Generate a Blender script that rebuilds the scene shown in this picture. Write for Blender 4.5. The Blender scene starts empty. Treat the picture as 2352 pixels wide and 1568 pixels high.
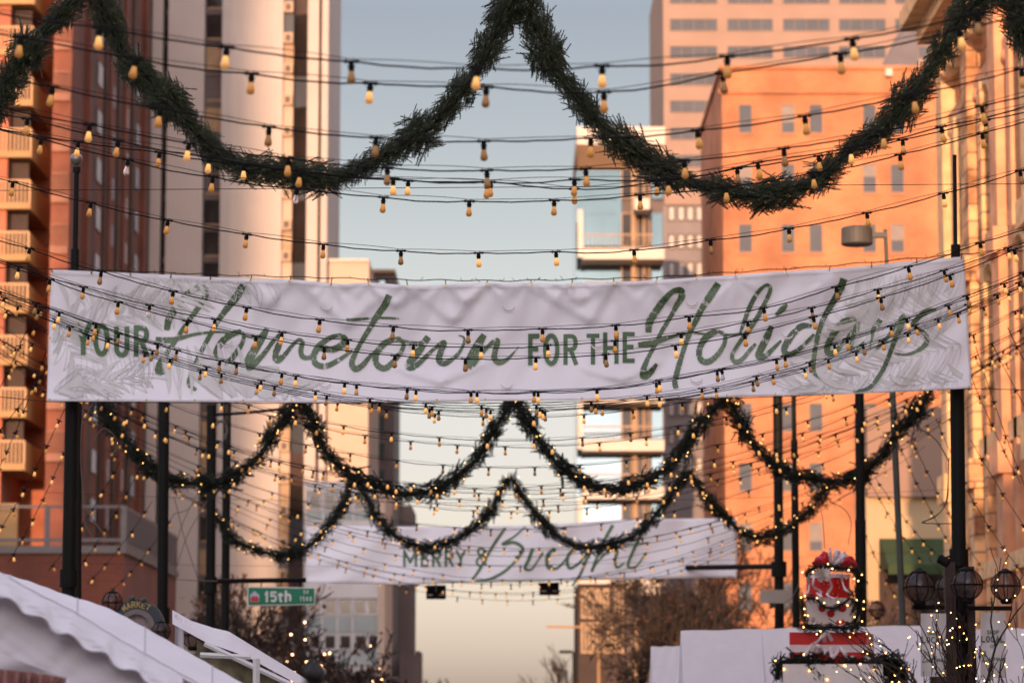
import bpy, math, random
import numpy as np
from mathutils import Vector
random.seed(7); rng = np.random.default_rng(7)
R = math.radians
S = bpy.context.scene
COL = S.collection

# ------------------------------------------------------------------ camera
FPX, CX, CY = 6860.0, 1176.0, 784.0          # focal length and centre, in units of a 2352 px wide picture
PITCH = math.atan(900.0 / FPX); CAMZ = 1.6
cam = bpy.data.cameras.new("camera"); camo = bpy.data.objects.new("camera", cam); COL.objects.link(camo)
camo.location = (0, 0, CAMZ); camo.rotation_euler = (R(90) + PITCH, 0, 0)
cam.sensor_width = 36.0; cam.lens = FPX / 2352.0 * 36.0
cam.clip_start = 0.1; cam.clip_end = 3000
cam.dof.use_dof = True; cam.dof.focus_distance = 26.5; cam.dof.aperture_fstop = 2.5
S.camera = camo

# ------------------------------------------------------------------ world, sun, exposure
SUN_EL, SUN_AZ = R(4.75), R(6.2)            # low sun behind the camera, a little to its left
w = bpy.data.worlds.new("World"); S.world = w; w.use_nodes = True
nt = w.node_tree; nt.nodes.clear()
sky = nt.nodes.new('ShaderNodeTexSky'); sky.sky_type = 'NISHITA'; sky.sun_disc = False
sky.sun_elevation = SUN_EL; sky.sun_rotation = math.pi + SUN_AZ
sky.air_density = 1.0; sky.dust_density = 1.6; sky.ozone_density = 1.4
bg = nt.nodes.new('ShaderNodeBackground'); bg.inputs[1].default_value = 0.15
tc = nt.nodes.new('ShaderNodeTexCoord'); sp = nt.nodes.new('ShaderNodeSeparateXYZ')
rp = nt.nodes.new('ShaderNodeValToRGB')
els = rp.color_ramp.elements
els[0].position = 0.0; els[0].color = (.79, .68, .65, 1)
els[1].position = 1.0; els[1].color = (2.4, 2.22, 2.50, 1)
for p_, c_ in ((.05, (.76, .665, .63, 1)), (.09, (.63, .575, .585, 1)), (.155, (.53, .515, .515, 1)), (.24, (.345, .355, .395, 1)), (.36, (1.4, 1.32, 1.42, 1)), (.6, (2.3, 2.12, 2.38, 1))):
    e = els.new(p_); e.color = c_
hs = nt.nodes.new('ShaderNodeHueSaturation'); hs.inputs['Saturation'].default_value = .30
mx = nt.nodes.new('ShaderNodeMix'); mx.data_type = 'RGBA'; mx.blend_type = 'MULTIPLY'; mx.inputs[0].default_value = 1
out = nt.nodes.new('ShaderNodeOutputWorld')
nt.links.new(tc.outputs['Generated'], sp.inputs[0]); nt.links.new(sp.outputs['Z'], rp.inputs[0])
nt.links.new(sky.outputs[0], hs.inputs['Color']); nt.links.new(hs.outputs[0], mx.inputs[6]); nt.links.new(rp.outputs[0], mx.inputs[7])
nt.links.new(mx.outputs[2], bg.inputs[0]); nt.links.new(bg.outputs[0], out.inputs[0])
sl = bpy.data.lights.new("sun", 'SUN'); sl.energy = 2.0; sl.angle = R(0.5); sl.color = (1.0, .61, .36)
so = bpy.data.objects.new("sun", sl); COL.objects.link(so)
so.rotation_euler = (Vector((math.sin(SUN_AZ) * math.cos(SUN_EL), math.cos(SUN_AZ) * math.cos(SUN_EL), -math.sin(SUN_EL)))
                     .to_track_quat('-Z', 'Y').to_euler())
S.view_settings.view_transform = 'Standard'; S.view_settings.look = 'None'
S.view_settings.exposure = 1.6; S.view_settings.gamma = 1.0
S.cycles.max_bounces = 6; S.cycles.use_denoising = True

# ------------------------------------------------------------------ helpers
def W(x, y, d):
    yc = FPX * math.cos(PITCH) - (CY - y) * math.sin(PITCH)
    zc = FPX * math.sin(PITCH) + (CY - y) * math.cos(PITCH)
    t = d / yc
    return Vector(((x - CX) * t, d, CAMZ + zc * t))
def px2m(d): return d / FPX

MATS = {}
def nodes(name):
    m = bpy.data.materials.new(name); m.use_nodes = True
    t = m.node_tree; t.nodes.clear()
    o = t.nodes.new('ShaderNodeOutputMaterial'); p = t.nodes.new('ShaderNodeBsdfPrincipled')
    t.links.new(p.outputs[0], o.inputs[0]); return m, t, p, o
def mat(name, col, rough=.7, var=.12, scale=3.0, metal=0, emit=None, estr=0, spec=.4, bump=0.0, stretch=(1, 1, 1)):
    if name in MATS: return MATS[name]
    m, t, p, o = nodes(name)
    c = t.nodes.new('ShaderNodeTexCoord'); mp = t.nodes.new('ShaderNodeMapping'); mp.inputs['Scale'].default_value = stretch
    n = t.nodes.new('ShaderNodeTexNoise'); n.inputs['Scale'].default_value = scale; n.inputs['Detail'].default_value = 6
    r = t.nodes.new('ShaderNodeValToRGB')
    a = [max(0, v * (1 - var)) for v in col]; b = [min(1, v * (1 + var)) for v in col]
    r.color_ramp.elements[0].position = .3; r.color_ramp.elements[1].position = .7
    r.color_ramp.elements[0].color = (*a, 1); r.color_ramp.elements[1].color = (*b, 1)
    t.links.new(c.outputs['Object'], mp.inputs[0]); t.links.new(mp.outputs[0], n.inputs[0]); t.links.new(n.outputs[0], r.inputs[0])
    t.links.new(r.outputs[0], p.inputs['Base Color'])
    p.inputs['Roughness'].default_value = rough; p.inputs['Metallic'].default_value = metal
    p.inputs['Specular IOR Level'].default_value = spec
    if emit: p.inputs['Emission Color'].default_value = (*emit, 1); p.inputs['Emission Strength'].default_value = estr
    if bump:
        bn = t.nodes.new('ShaderNodeBump'); bn.inputs['Strength'].default_value = bump; bn.inputs['Distance'].default_value = .02
        t.links.new(n.outputs[0], bn.inputs['Height']); t.links.new(bn.outputs[0], p.inputs['Normal'])
    MATS[name] = m; return m
def brickmat(name, c1, c2, mortar, bw=.4, rh=.15, axis='XZ', stain=.38, bump=.3):
    m, t, p, o = nodes(name)
    c = t.nodes.new('ShaderNodeTexCoord'); s_ = t.nodes.new('ShaderNodeSeparateXYZ'); cb = t.nodes.new('ShaderNodeCombineXYZ')
    t.links.new(c.outputs['Object'], s_.inputs[0])
    if axis == 'XZ': t.links.new(s_.outputs['X'], cb.inputs[0])
    else: t.links.new(s_.outputs['Y'], cb.inputs[0])
    t.links.new(s_.outputs['Z'], cb.inputs[1])
    b = t.nodes.new('ShaderNodeTexBrick'); b.inputs['Scale'].default_value = 1
    b.inputs['Brick Width'].default_value = bw; b.inputs['Row Height'].default_value = rh; b.inputs['Mortar Size'].default_value = rh * .1
    b.inputs['Color1'].default_value = (*c1, 1); b.inputs['Color2'].default_value = (*c2, 1); b.inputs['Mortar'].default_value = (*mortar, 1)
    t.links.new(cb.outputs[0], b.inputs[0])
    n = t.nodes.new('ShaderNodeTexNoise'); n.inputs['Scale'].default_value = .35; n.inputs['Detail'].default_value = 8
    t.links.new(c.outputs['Object'], n.inputs[0])
    r = t.nodes.new('ShaderNodeMapRange'); r.inputs[1].default_value = .3; r.inputs[2].default_value = .7
    r.inputs[3].default_value = 1 - stain; r.inputs[4].default_value = 1 + stain * .5
    t.links.new(n.outputs[0], r.inputs[0])
    v = t.nodes.new('ShaderNodeVectorMath'); v.operation = 'SCALE'
    t.links.new(b.outputs[0], v.inputs[0]); t.links.new(r.outputs[0], v.inputs['Scale'])
    t.links.new(v.outputs[0], p.inputs['Base Color']); p.inputs['Roughness'].default_value = .85
    bn = t.nodes.new('ShaderNodeBump'); bn.inputs['Strength'].default_value = bump; bn.inputs['Distance'].default_value = .01
    t.links.new(b.outputs['Fac'], bn.inputs['Height']); bn.invert = True; t.links.new(bn.outputs[0], p.inputs['Normal'])
    MATS[name] = m; return m

def new_mesh(name, V, F, mat_, uv=None, smooth=False):
    me = bpy.data.meshes.new(name)
    if isinstance(V, np.ndarray) and isinstance(F, np.ndarray):
        me.vertices.add(len(V)); me.vertices.foreach_set('co', V.astype(np.float32).ravel())
        k = F.shape[1]; me.loops.add(F.size); me.loops.foreach_set('vertex_index', F.astype(np.int32).ravel())
        me.polygons.add(len(F)); me.polygons.foreach_set('loop_start', np.arange(0, F.size, k, dtype=np.int32))
        me.polygons.foreach_set('loop_total', np.full(len(F), k, dtype=np.int32)); me.update(calc_edges=True)
    else:
        me.from_pydata([tuple(v) for v in V], [], F); me.update()
    if uv is not None:
        l = me.uv_layers.new(name='UVMap')
        vi = np.empty(len(me.loops), dtype=np.int32); me.loops.foreach_get('vertex_index', vi)
        l.data.foreach_set('uv', np.asarray(uv, dtype=np.float32)[vi].ravel())
    if smooth: me.polygons.foreach_set('use_smooth', [True] * len(me.polygons))
    me.materials.append(mat_); return me

class MB:
    def __init__(s): s.V = []; s.F = []; s.UV = []
    def add(s, V, F, UV=None):
        n = len(s.V); s.V += [Vector(v) for v in V]; s.F += [tuple(i + n for i in f) for f in F]
        s.UV += list(UV) if UV is not None else [(0, 0)] * len(V); return s
    def box(s, x0, x1, y0, y1, z0, z1):
        return s.add([(x0, y0, z0), (x1, y0, z0), (x1, y1, z0), (x0, y1, z0), (x0, y0, z1), (x1, y0, z1), (x1, y1, z1), (x0, y1, z1)],
                     [(0, 3, 2, 1), (4, 5, 6, 7), (0, 1, 5, 4), (1, 2, 6, 5), (2, 3, 7, 6), (3, 0, 4, 7)])
    def pbox(s, x0, x1, y0, y1, d0, dep):      # front face covers the picture rectangle at depth d0
        ym = min(y1, 1500); a = W(x0, (y0 + ym) / 2, d0).x; b = W(x1, (y0 + ym) / 2, d0).x
        return s.box(a, b, d0, d0 + dep, max(0, W(0, y1, d0).z), W(0, y0, d0).z)
    def tube(s, P, r, n=6, caps=True):
        P = [Vector(p) for p in P]; m = len(P); rr = r if hasattr(r, '__len__') else [r] * m
        V = []; up0 = None
        for i, p in enumerate(P):
            t = (P[min(i + 1, m - 1)] - P[max(i - 1, 0)]).normalized()
            if up0 is None or abs(t.dot(up0)) > .98: up0 = Vector((0, 0, 1)) if abs(t.z) < .9 else Vector((1, 0, 0))
            a = t.cross(up0).normalized(); b = a.cross(t).normalized()
            for k in range(n):
                an = 2 * math.pi * k / n; V.append(p + (a * math.cos(an) + b * math.sin(an)) * rr[i])
        F = [(i * n + k, i * n + (k + 1) % n, (i + 1) * n + (k + 1) % n, (i + 1) * n + k) for i in range(m - 1) for k in range(n)]
        if caps: F += [tuple(range(n))[::-1], tuple((m - 1) * n + k for k in range(n))]
        return s.add(V, F)
    def lathe(s, prof, c=(0, 0, 0), n=14):
        c = Vector(c); V = [c + Vector((r * math.cos(2 * math.pi * k / n), r * math.sin(2 * math.pi * k / n), z)) for r, z in prof for k in range(n)]
        m = len(prof); F = [(i * n + k, i * n + (k + 1) % n, (i + 1) * n + (k + 1) % n, (i + 1) * n + k) for i in range(m - 1) for k in range(n)]
        F += [tuple(range(n))[::-1], tuple((m - 1) * n + k for k in range(n))]
        return s.add(V, F)
    def sphere(s, c, r, n=10, sz=1.0):
        return s.lathe([(max(1e-4, r * math.sin(math.pi * i / n)), -r * sz * math.cos(math.pi * i / n)) for i in range(n + 1)], c, n + 4)
    def grid(s, f, nu, nv, uv=False):
        V = [f(i / nu, j / nv) for j in range(nv + 1) for i in range(nu + 1)]
        F = [(j * (nu + 1) + i, j * (nu + 1) + i + 1, (j + 1) * (nu + 1) + i + 1, (j + 1) * (nu + 1) + i) for j in range(nv) for i in range(nu)]
        return s.add(V, F, [(i / nu, j / nv) for j in range(nv + 1) for i in range(nu + 1)])
    def build(s, name, m, parent=None, smooth=False, kind=None, label=None):
        o0 = root_loc(parent) if parent else Vector((0, 0, 0))
        me = new_mesh(name, [v - o0 for v in s.V], s.F, m, uv=s.UV if s.UV else None, smooth=smooth)
        o = bpy.data.objects.new(name, me); COL.objects.link(o)
        if parent: o.parent = parent
        if kind: o['kind'] = kind
        if label: o['label'] = label
        return o
def root_loc(o):
    v = Vector((0, 0, 0))
    while o: v += o.location; o = o.parent
    return v
def tag(o, label, cat, group=None, kind=None):
    o['label'] = label; o['category'] = cat
    if group: o['group'] = group
    if kind: o['kind'] = kind
    return o
def thing(name, loc, label, cat, group=None):
    o = bpy.data.objects.new(name, None); COL.objects.link(o); o.location = loc; o.empty_display_size = .2
    return tag(o, label, cat, group)
def npobj(name, V, F, m, parent=None):
    o0 = np.array(root_loc(parent)) if parent else np.zeros(3)
    o = bpy.data.objects.new(name, new_mesh(name, V - o0, F, m)); COL.objects.link(o)
    if parent: o.parent = parent
    return o
def crom(P, k=8):                              # smooth curve through the points (any dimension)
    P = np.array(P, float)
    Q = np.vstack([2 * P[0] - P[1], P, 2 * P[-1] - P[-2]]); out_ = []
    for i in range(1, len(Q) - 2):
        for j in range(k):
            t = j / k
            out_.append(.5 * (2 * Q[i] + (Q[i + 1] - Q[i - 1]) * t + (2 * Q[i - 1] - 5 * Q[i] + 4 * Q[i + 1] - Q[i + 2]) * t * t
                              + (-Q[i - 1] + 3 * Q[i] - 3 * Q[i + 1] + Q[i + 2]) * t ** 3))
    out_.append(P[-1]); return np.array(out_)

# ------------------------------------------------------------------ materials
M_black = mat('black_rubber', (.007, .005, .005), .7, .2, 40, spec=.12)
M_wire = mat('steel_wire', (.014, .011, .011), .6, .2, 60, spec=.15)
M_pole = mat('dark_green_painted_metal', (.006, .006, .005), .6, .25, 2, spec=.15)
M_polegrey = mat('grey_green_painted_metal', (.05, .055, .05), .5, .2, 3)
M_asphalt = mat('asphalt', (.05, .048, .047), .9, .3, 5)
M_pave = mat('concrete_pavement', (.30, .28, .26), .9, .15, 2)
M_white_frame = mat('white_painted_metal', (.62, .60, .60), .5, .05, 4)
M_redgift = mat('red_gift_wrap', (.55, .008, .010), .35, .1, 4)
M_whitegift = mat('white_gift_wrap', (.76, .70, .68), .5, .05, 4)
M_ribbon = mat('satin_ribbon', (.72, .62, .66), .35, .08, 8)
M_redribbon = mat('red_sheer_ribbon', (.50, .012, .03), .4, .2, 9)
M_brass = mat('brass_grommet', (.45, .33, .16), .35, .1, 20, metal=.8)
M_bark = mat('bark', (.030, .018, .012), .9, .3, 12)

def bulbmat(name, base, e0, e1, s0, s1):
    m, t, p, o = nodes(name)
    c = t.nodes.new('ShaderNodeTexCoord'); s_ = t.nodes.new('ShaderNodeSeparateXYZ'); t.links.new(c.outputs['Object'], s_.inputs[0])
    r = t.nodes.new('ShaderNodeMapRange'); r.inputs[1].default_value = -.110; r.inputs[2].default_value = -.050
    r.inputs[3].default_value = s0; r.inputs[4].default_value = s1; t.links.new(s_.outputs['Z'], r.inputs[0])
    p.inputs['Base Color'].default_value = (*base, 1); p.inputs['Roughness'].default_value = .22
    p.inputs['Emission Color'].default_value = (*e0, 1); t.links.new(r.outputs[0], p.inputs['Emission Strength'])
    tr = t.nodes.new('ShaderNodeBsdfTranslucent'); tr.inputs[0].default_value = (*e1, 1)
    mix = t.nodes.new('ShaderNodeMixShader'); mix.inputs[0].default_value = .35
    t.links.new(p.outputs[0], mix.inputs[1]); t.links.new(tr.outputs[0], mix.inputs[2]); t.links.new(mix.outputs[0], o.inputs[0])
    return m
M_bulb = bulbmat('amber_frosted_glass', (.30, .14, .035), (1, .46, .10), (.6, .3, .08), .05, .26)
M_bulb_dim = bulbmat('dim_amber_glass', (.30, .155, .05), (1, .5, .16), (.5, .25, .08), .01, .08)
M_bulb_hot = bulbmat('bright_amber_glass', (.50, .30, .10), (1, .52, .16), (.7, .4, .12), .10, .55)
m, t, p, o = nodes('clear_glass'); p.inputs['Base Color'].default_value = (.95, .9, .85, 1); p.inputs['Roughness'].default_value = .05
p.inputs['Transmission Weight'].default_value = .85; p.inputs['IOR'].default_value = 1.2; M_clear = m
M_fairy = mat('fairy_light_glow', (.9, .6, .25), .4, .02, 5, emit=(1, .50, .14), estr=4)
M_fairy_far = mat('fairy_light_warm_white', (.9, .65, .4), .4, .02, 5, emit=(1, .50, .25), estr=5)

def leafmat(name, c0, c1):
    m, t, p, o = nodes(name)
    g = t.nodes.new('ShaderNodeNewGeometry'); r = t.nodes.new('ShaderNodeValToRGB')
    r.color_ramp.elements[0].color = (*c0, 1); r.color_ramp.elements[1].color = (*c1, 1)
    t.links.new(g.outputs['Random Per Island'], r.inputs[0]); t.links.new(r.outputs[0], p.inputs['Base Color'])
    p.inputs['Roughness'].default_value = .5; return m
M_needle = leafmat('pine_needles', (.010, .013, .006), (.150, .175, .095))
M_needle2 = leafmat('dark_pine_needles', (.005, .009, .004), (.022, .032, .016))
M_core = mat('dark_garland_core', (.006, .009, .005), .9, .3, 30)
M_dryleaf = leafmat('dry_brown_leaves', (.02, .010, .005), (.12, .05, .018))

# ------------------------------------------------------------------ garlands
def sprig(nn, L, nl, nw):
    """needles of one twig along +z; returns (verts, tris)"""
    V = []; F = []
    for i in range(nn):
        z = L * (.08 + .92 * (i + random.random()) / nn); a = random.random() * 6.283; tilt = R(random.uniform(38, 72)) * (1 - .35 * z / L)
        l = nl * random.uniform(.7, 1.15) * (1 - .35 * (z / L) ** 2)
        dv = Vector((math.sin(tilt) * math.cos(a), math.sin(tilt) * math.sin(a), math.cos(tilt)))
        sd = dv.cross(Vector((0, 0, 1))).normalized() * nw; b = Vector((0, 0, z)); k = len(V)
        V += [b - sd, b + sd, b + dv * l]; F += [(k, k + 1, k + 2)]
    k = len(V); V += [(-nw * 1.5, 0, 0), (nw * 1.5, 0, 0), (0, 0, L)]; F.append((k, k + 1, k + 2))
    return np.array([tuple(v) for v in V]), np.array(F)
SPF = [sprig(76, .078, .019, .0015) for _ in range(5)]
SPM = [sprig(30, .12, .034, .0065) for _ in range(4)]
def scatter(temps, P, D, Sc):
    Vs = []; Fs = []; off = 0
    for i in range(len(P)):
        tv, tf = temps[i % len(temps)]
        z = D[i] / np.linalg.norm(D[i]); a = np.cross(z, rng.normal(size=3)); a /= np.linalg.norm(a); b = np.cross(z, a)
        Mx = np.stack([a, b, z], 0) * Sc[i]
        Vs.append(tv @ Mx + P[i]); Fs.append(tf + off); off += len(tv)
    return np.vstack(Vs), np.vstack(Fs)
def garland(pts, d, rad, dens, temps, label, group, lights=0, m=M_needle, name='garland', lr=.0068, cat='garland', depthrange=0):
    C = crom([(x, y) for x, y in pts], 10)
    P = np.array([tuple(W(x, y, d + depthrange * i / len(C))) for i, (x, y) in enumerate(C)])
    root = thing(name, Vector(P[len(P) // 2]), label, cat, group)
    MB().tube([Vector(p) for p in P[::3]], rad * .28, 6).build('stem', M_core, root)
    seg = np.linalg.norm(np.diff(P, axis=0), axis=1); cum = np.concatenate([[0], np.cumsum(seg)]); L = cum[-1]
    n = int(L * dens); ss = rng.uniform(0, L, n)
    pp = np.stack([np.interp(ss, cum, P[:, k]) for k in range(3)], 1)
    tt = np.stack([np.interp(np.clip(ss + .05, 0, L), cum, P[:, k]) - np.interp(np.clip(ss - .05, 0, L), cum, P[:, k]) for k in range(3)], 1)
    tt /= np.linalg.norm(tt, axis=1)[:, None]
    rd = rng.normal(size=(n, 3)); rd -= (rd * tt).sum(1)[:, None] * tt; rd /= np.linalg.norm(rd, axis=1)[:, None]
    dr = rd * rng.uniform(.35, 1.0, n)[:, None] + tt * (rng.choice([-1, 1], n) * rng.uniform(.5, 1.7, n))[:, None] + np.array([0, 0, -.12])
    # lumpy outline: thickness varies along the swag
    lump = .86 + .30 * np.sin(ss * 9 + rng.uniform(0, 6)) * np.sin(ss * 4.1 + 2) + .20 * np.sin(ss * 21 + 1.5 * np.sin(ss * 7)) * np.sin(np.arctan2(rd[:, 2], rd[:, 0]) * 2 + ss * 5)
    base = pp + rd * (rng.uniform(.15, .80, n) * rad * lump)[:, None]
    sc = rng.uniform(.7, 1.2, n) * lump * rad / .125; sc *= rng.choice([.6, .85, 1.0, 1.15], n); sc[rng.random(n) < .025] *= 1.5
    V, F = scatter(temps, base, dr, sc)
    npobj('needles', V, F, m, root)
    if lights:
        lm = MB(); lm.sphere((0, 0, 0), lr, 6); me = new_mesh('fairy_light', lm.V, lm.F, M_fairy)
        for i in range(lights):
            s_ = L * (i + random.random()) / lights; q = np.array([np.interp(s_, cum, P[:, k]) for k in range(3)])
            a = random.uniform(0, 6.283)
            q = q + np.array([math.cos(a) * rad * .95, -rad * random.uniform(.75, 1.1), math.sin(a) * rad * .95])
            o = bpy.data.objects.new('fairy_light', me); COL.objects.link(o); o.parent = root; o.location = Vector(q) - root.location
    return root
G1 = 25.0
FR = [
 ([(185, -40), (175, -5), (135, 42), (92, 85), (52, 130), (22, 178), (2, 230), (-20, 290)], "dark pine garland piece hanging down to the left edge, nearest row"),
 ([(205, -40), (222, -5), (245, 35), (268, 90), (290, 135), (330, 180), (373, 216), (410, 256), (443, 291), (477, 332), (520, 368), (567, 388), (617, 388), (667, 396), (717, 405), (767, 411), (805, 400), (851, 373), (917, 338), (971, 300), (1011, 267), (1044, 227), (1077, 187), (1104, 143), (1127, 100), (1144, 60), (1161, 27), (1185, -10)], "thick pine garland swag of the nearest row, against the white tower"),
 ([(1195, -12), (1217, 20), (1234, 62), (1251, 110), (1271, 157), (1304, 192), (1324, 219), (1351, 255), (1381, 290), (1417, 317), (1457, 347), (1494, 373), (1537, 400), (1580, 418), (1630, 428), (1668, 437), (1711, 450), (1768, 447), (1818, 438), (1868, 417), (1908, 390), (1945, 350), (1988, 323), (2028, 293), (2061, 257), (2095, 217), (2128, 173), (2155, 133), (2175, 93), (2195, 53), (2221, 20), (2261, -5), (2290, -40)], "thick pine garland swag of the nearest row, against the orange brick building"),
 ([(2300, -40), (2325, 0), (2340, 45), (2362, 100), (2400, 160)], "dark pine garland piece cut off at the upper right corner"),
]
for pts, lb in FR:
    garland(pts, G1, .150, 1900, SPF, lb, 'large garland swags of the nearest row')
G2 = [
 ([(228, 915), (247, 956), (267, 986), (290, 1012), (310, 1042), (344, 1073), (381, 1098), (418, 1107), (454, 1110), (491, 1111), (530, 1098), (564, 1076), (596, 1046), (618, 1015), (635, 983), (657, 953), (682, 915)], "leftmost lit garland swag just below the large banner", 26),
 ([(694, 915), (706, 946), (721, 975), (735, 1012), (755, 1046), (779, 1071), (804, 1087), (844, 1108), (891, 1126), (934, 1132), (971, 1132), (1011, 1118), (1044, 1098), (1071, 1075), (1097, 1052), (1118, 1015), (1144, 972), (1161, 946), (1180, 915)], "lit garland swag below the banner, over the pale plain building", 24),
 ([(1184, 915), (1196, 942), (1214, 969), (1234, 1005), (1257, 1038), (1284, 1068), (1314, 1090), (1351, 1112), (1391, 1122), (1427, 1122), (1464, 1112), (1497, 1098), (1532, 1073), (1551, 1051), (1571, 1029), (1585, 1007), (1598, 988), (1615, 963), (1637, 944), (1662, 915)], "lit garland swag below the banner, across the glass tower", 24),
 ([(1668, 912), (1688, 944), (1700, 971), (1715, 1000), (1734, 1022), (1754, 1046), (1776, 1066), (1800, 1080), (1851, 1097), (1888, 1103), (1935, 1105), (1961, 1095), (1988, 1078), (2015, 1055), (2035, 1032), (2055, 999), (2081, 972), (2101, 950), (2121, 924), (2140, 890)], "rightmost lit garland swag below the banner, over the brick building", 26)]
for pts, lb, n in G2:
    garland(pts, 50.0, .15, 430, SPM, lb, 'lit garland swags of the second row', n, M_needle2)
G3 = [
 ([(470, 1090), (473, 1128), (480, 1162), (500, 1192), (520, 1220), (543, 1243), (577, 1258), (617, 1270), (650, 1277), (683, 1268), (717, 1248), (747, 1218), (773, 1182), (797, 1138), (806, 1105)], "leftmost lit garland swag of the far row, over the street sign", 26),
 ([(812, 1105), (828, 1125), (844, 1148), (857, 1178), (881, 1205), (911, 1232), (944, 1249), (974, 1258), (1017, 1250), (1051, 1235), (1084, 1215), (1111, 1192), (1131, 1165), (1147, 1135), (1158, 1110), (1168, 1096)], "lit garland swag of the far row, hanging left of centre", 22),
 ([(1174, 1096), (1184, 1112), (1201, 1142), (1221, 1168), (1241, 1195), (1264, 1218), (1291, 1238), (1324, 1252), (1367, 1258), (1411, 1247), (1451, 1233), (1477, 1212), (1504, 1185), (1527, 1155), (1547, 1128), (1564, 1105), (1579, 1082)], "lit garland swag of the far row, hanging right of centre", 22),
 ([(1585, 1082), (1598, 1108), (1618, 1135), (1641, 1165), (1668, 1188), (1695, 1216), (1728, 1232), (1768, 1230), (1801, 1217), (1835, 1195), (1868, 1162), (1888, 1135), (1903, 1105)], "rightmost lit garland swag of the far row, over the brick building", 24)]
for pts, lb, n in G3:
    garland(pts, 61.0, .14, 400, SPM, lb, 'lit garland swags of the far row', n, M_needle2)

# ------------------------------------------------------------------ festoon string lights
hold = MB(); hold.lathe([(.0125, .002), (.0145, -.002), (.0145, -.022), (.020, -.023), (.020, -.028), (.0145, -.029), (.0155, -.047), (.013, -.049)], n=10)
hold.box(-.042, .042, -.0075, .0075, -.006, .006); hold.box(-.030, -.024, -.010, .010, -.010, .012); hold.box(.024, .030, -.010, .010, -.010, .012)
hold.box(.010, .0135, -.002, .002, 0, .020)
hold_me = new_mesh('lamp_holder', hold.V, hold.F, M_black)
gl = MB(); gl.lathe([(.0125, -.047), (.0128, -.052), (.0165, -.068), (.0205, -.084), (.0222, -.094), (.0205, -.104), (.0150, -.111), (.007, -.1145), (.0005, -.115)], n=12)
GLM = {k: new_mesh('glass_bulb', gl.V, gl.F, m_, smooth=True) for k, m_ in (('a', M_bulb), ('d', M_bulb_dim), ('h', M_bulb_hot), ('c', M_clear))}
def put_bulb(root, p, kind='a', tilt=0.0, swing=0.0, sc=1.0):
    o = bpy.data.objects.new('lamp_holder', hold_me); COL.objects.link(o); o.parent = root
    o.location = p - root.location; o.rotation_euler = (swing, tilt, 0); o.scale = (sc,) * 3
    g = bpy.data.objects.new('glass_bulb', GLM[kind]); COL.objects.link(g); g.parent = o
def wig(P, amp, wl):
    out_ = []; ph = random.uniform(0, 6)
    acc = 0
    for i, p in enumerate(P):
        if i: acc += (P[i] - P[i - 1]).length
        out_.append(p + Vector((0, math.sin(acc / wl + ph) * amp, math.sin(acc / wl * 1.37 + ph * 2) * amp)))
    return out_
def strand(pts, d, label, group, bulbs=None, kinds=None, spacing=.61, phase=None, support=True, hot=.1, wr=.0052, dd=0.0):
    """pts: picture points of the cable; bulbs: picture x positions of the lamp holders"""
    pts = sorted(pts); C = crom(pts, 10); xs, ys = C[:, 0], C[:, 1]
    fy = lambda x: float(np.interp(x, xs, ys))
    fd = lambda x: d + dd * (x - CX) / CX
    x0, x1 = xs[0], xs[-1]
    if bulbs is None:
        sp_ = spacing / px2m(d); ph = random.random() if phase is None else phase
        bulbs = []; x = x0 + sp_ * ph
        while x < x1: bulbs.append(x); x += sp_ * random.uniform(.97, 1.03)
    root = thing('string_light', W(CX, fy(CX) if x0 < CX < x1 else ys[len(ys) // 2], fd(CX)), label, 'string lights', group)
    # the heavy cable sags a little between holders; the thin steel wire above it runs straighter
    knots = sorted([x0] + [b for b in bulbs if x0 < b < x1] + [x1]); P = []; Q = []
    for a, b in zip(knots[:-1], knots[1:]):
        sag = random.uniform(.004, .016); lift = random.uniform(.004, .016)
        for k in range(8):
            u = k / 8; x = a + (b - a) * u; p = W(x, fy(x), fd(x)); P.append(p - Vector((0, 0, sag * 4 * u * (1 - u) + .002)))
            Q.append(p + Vector((0, .006, .010 + lift * 4 * u * (1 - u))))
    P.append(W(x1, fy(x1), fd(x1))); Q.append(W(x1, fy(x1), fd(x1)) + Vector((0, .006, .01)))
    MB().tube(wig(P, .0018, .05), wr, 6).build('cable', M_black, root)
    if support: MB().tube(Q, .0022, 4).build('support_wire', M_wire, root)
    for i, x in enumerate(bulbs):
        k = (kinds or {}).get(i) or ('h' if random.random() < hot else random.choice('aad'))
        sl_ = (fy(x + 5) - fy(x - 5)) / 10
        put_bulb(root, W(x, fy(x), fd(x)) - Vector((0, 0, .004)), k, tilt=math.atan(sl_) * .55 + random.uniform(-.06, .06), swing=random.uniform(-.12, .12))
    return root
def zoff(pts, dy): return [(x, y + dy) for x, y in pts]
GF = 'amber festoon strings crossing the street'
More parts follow.
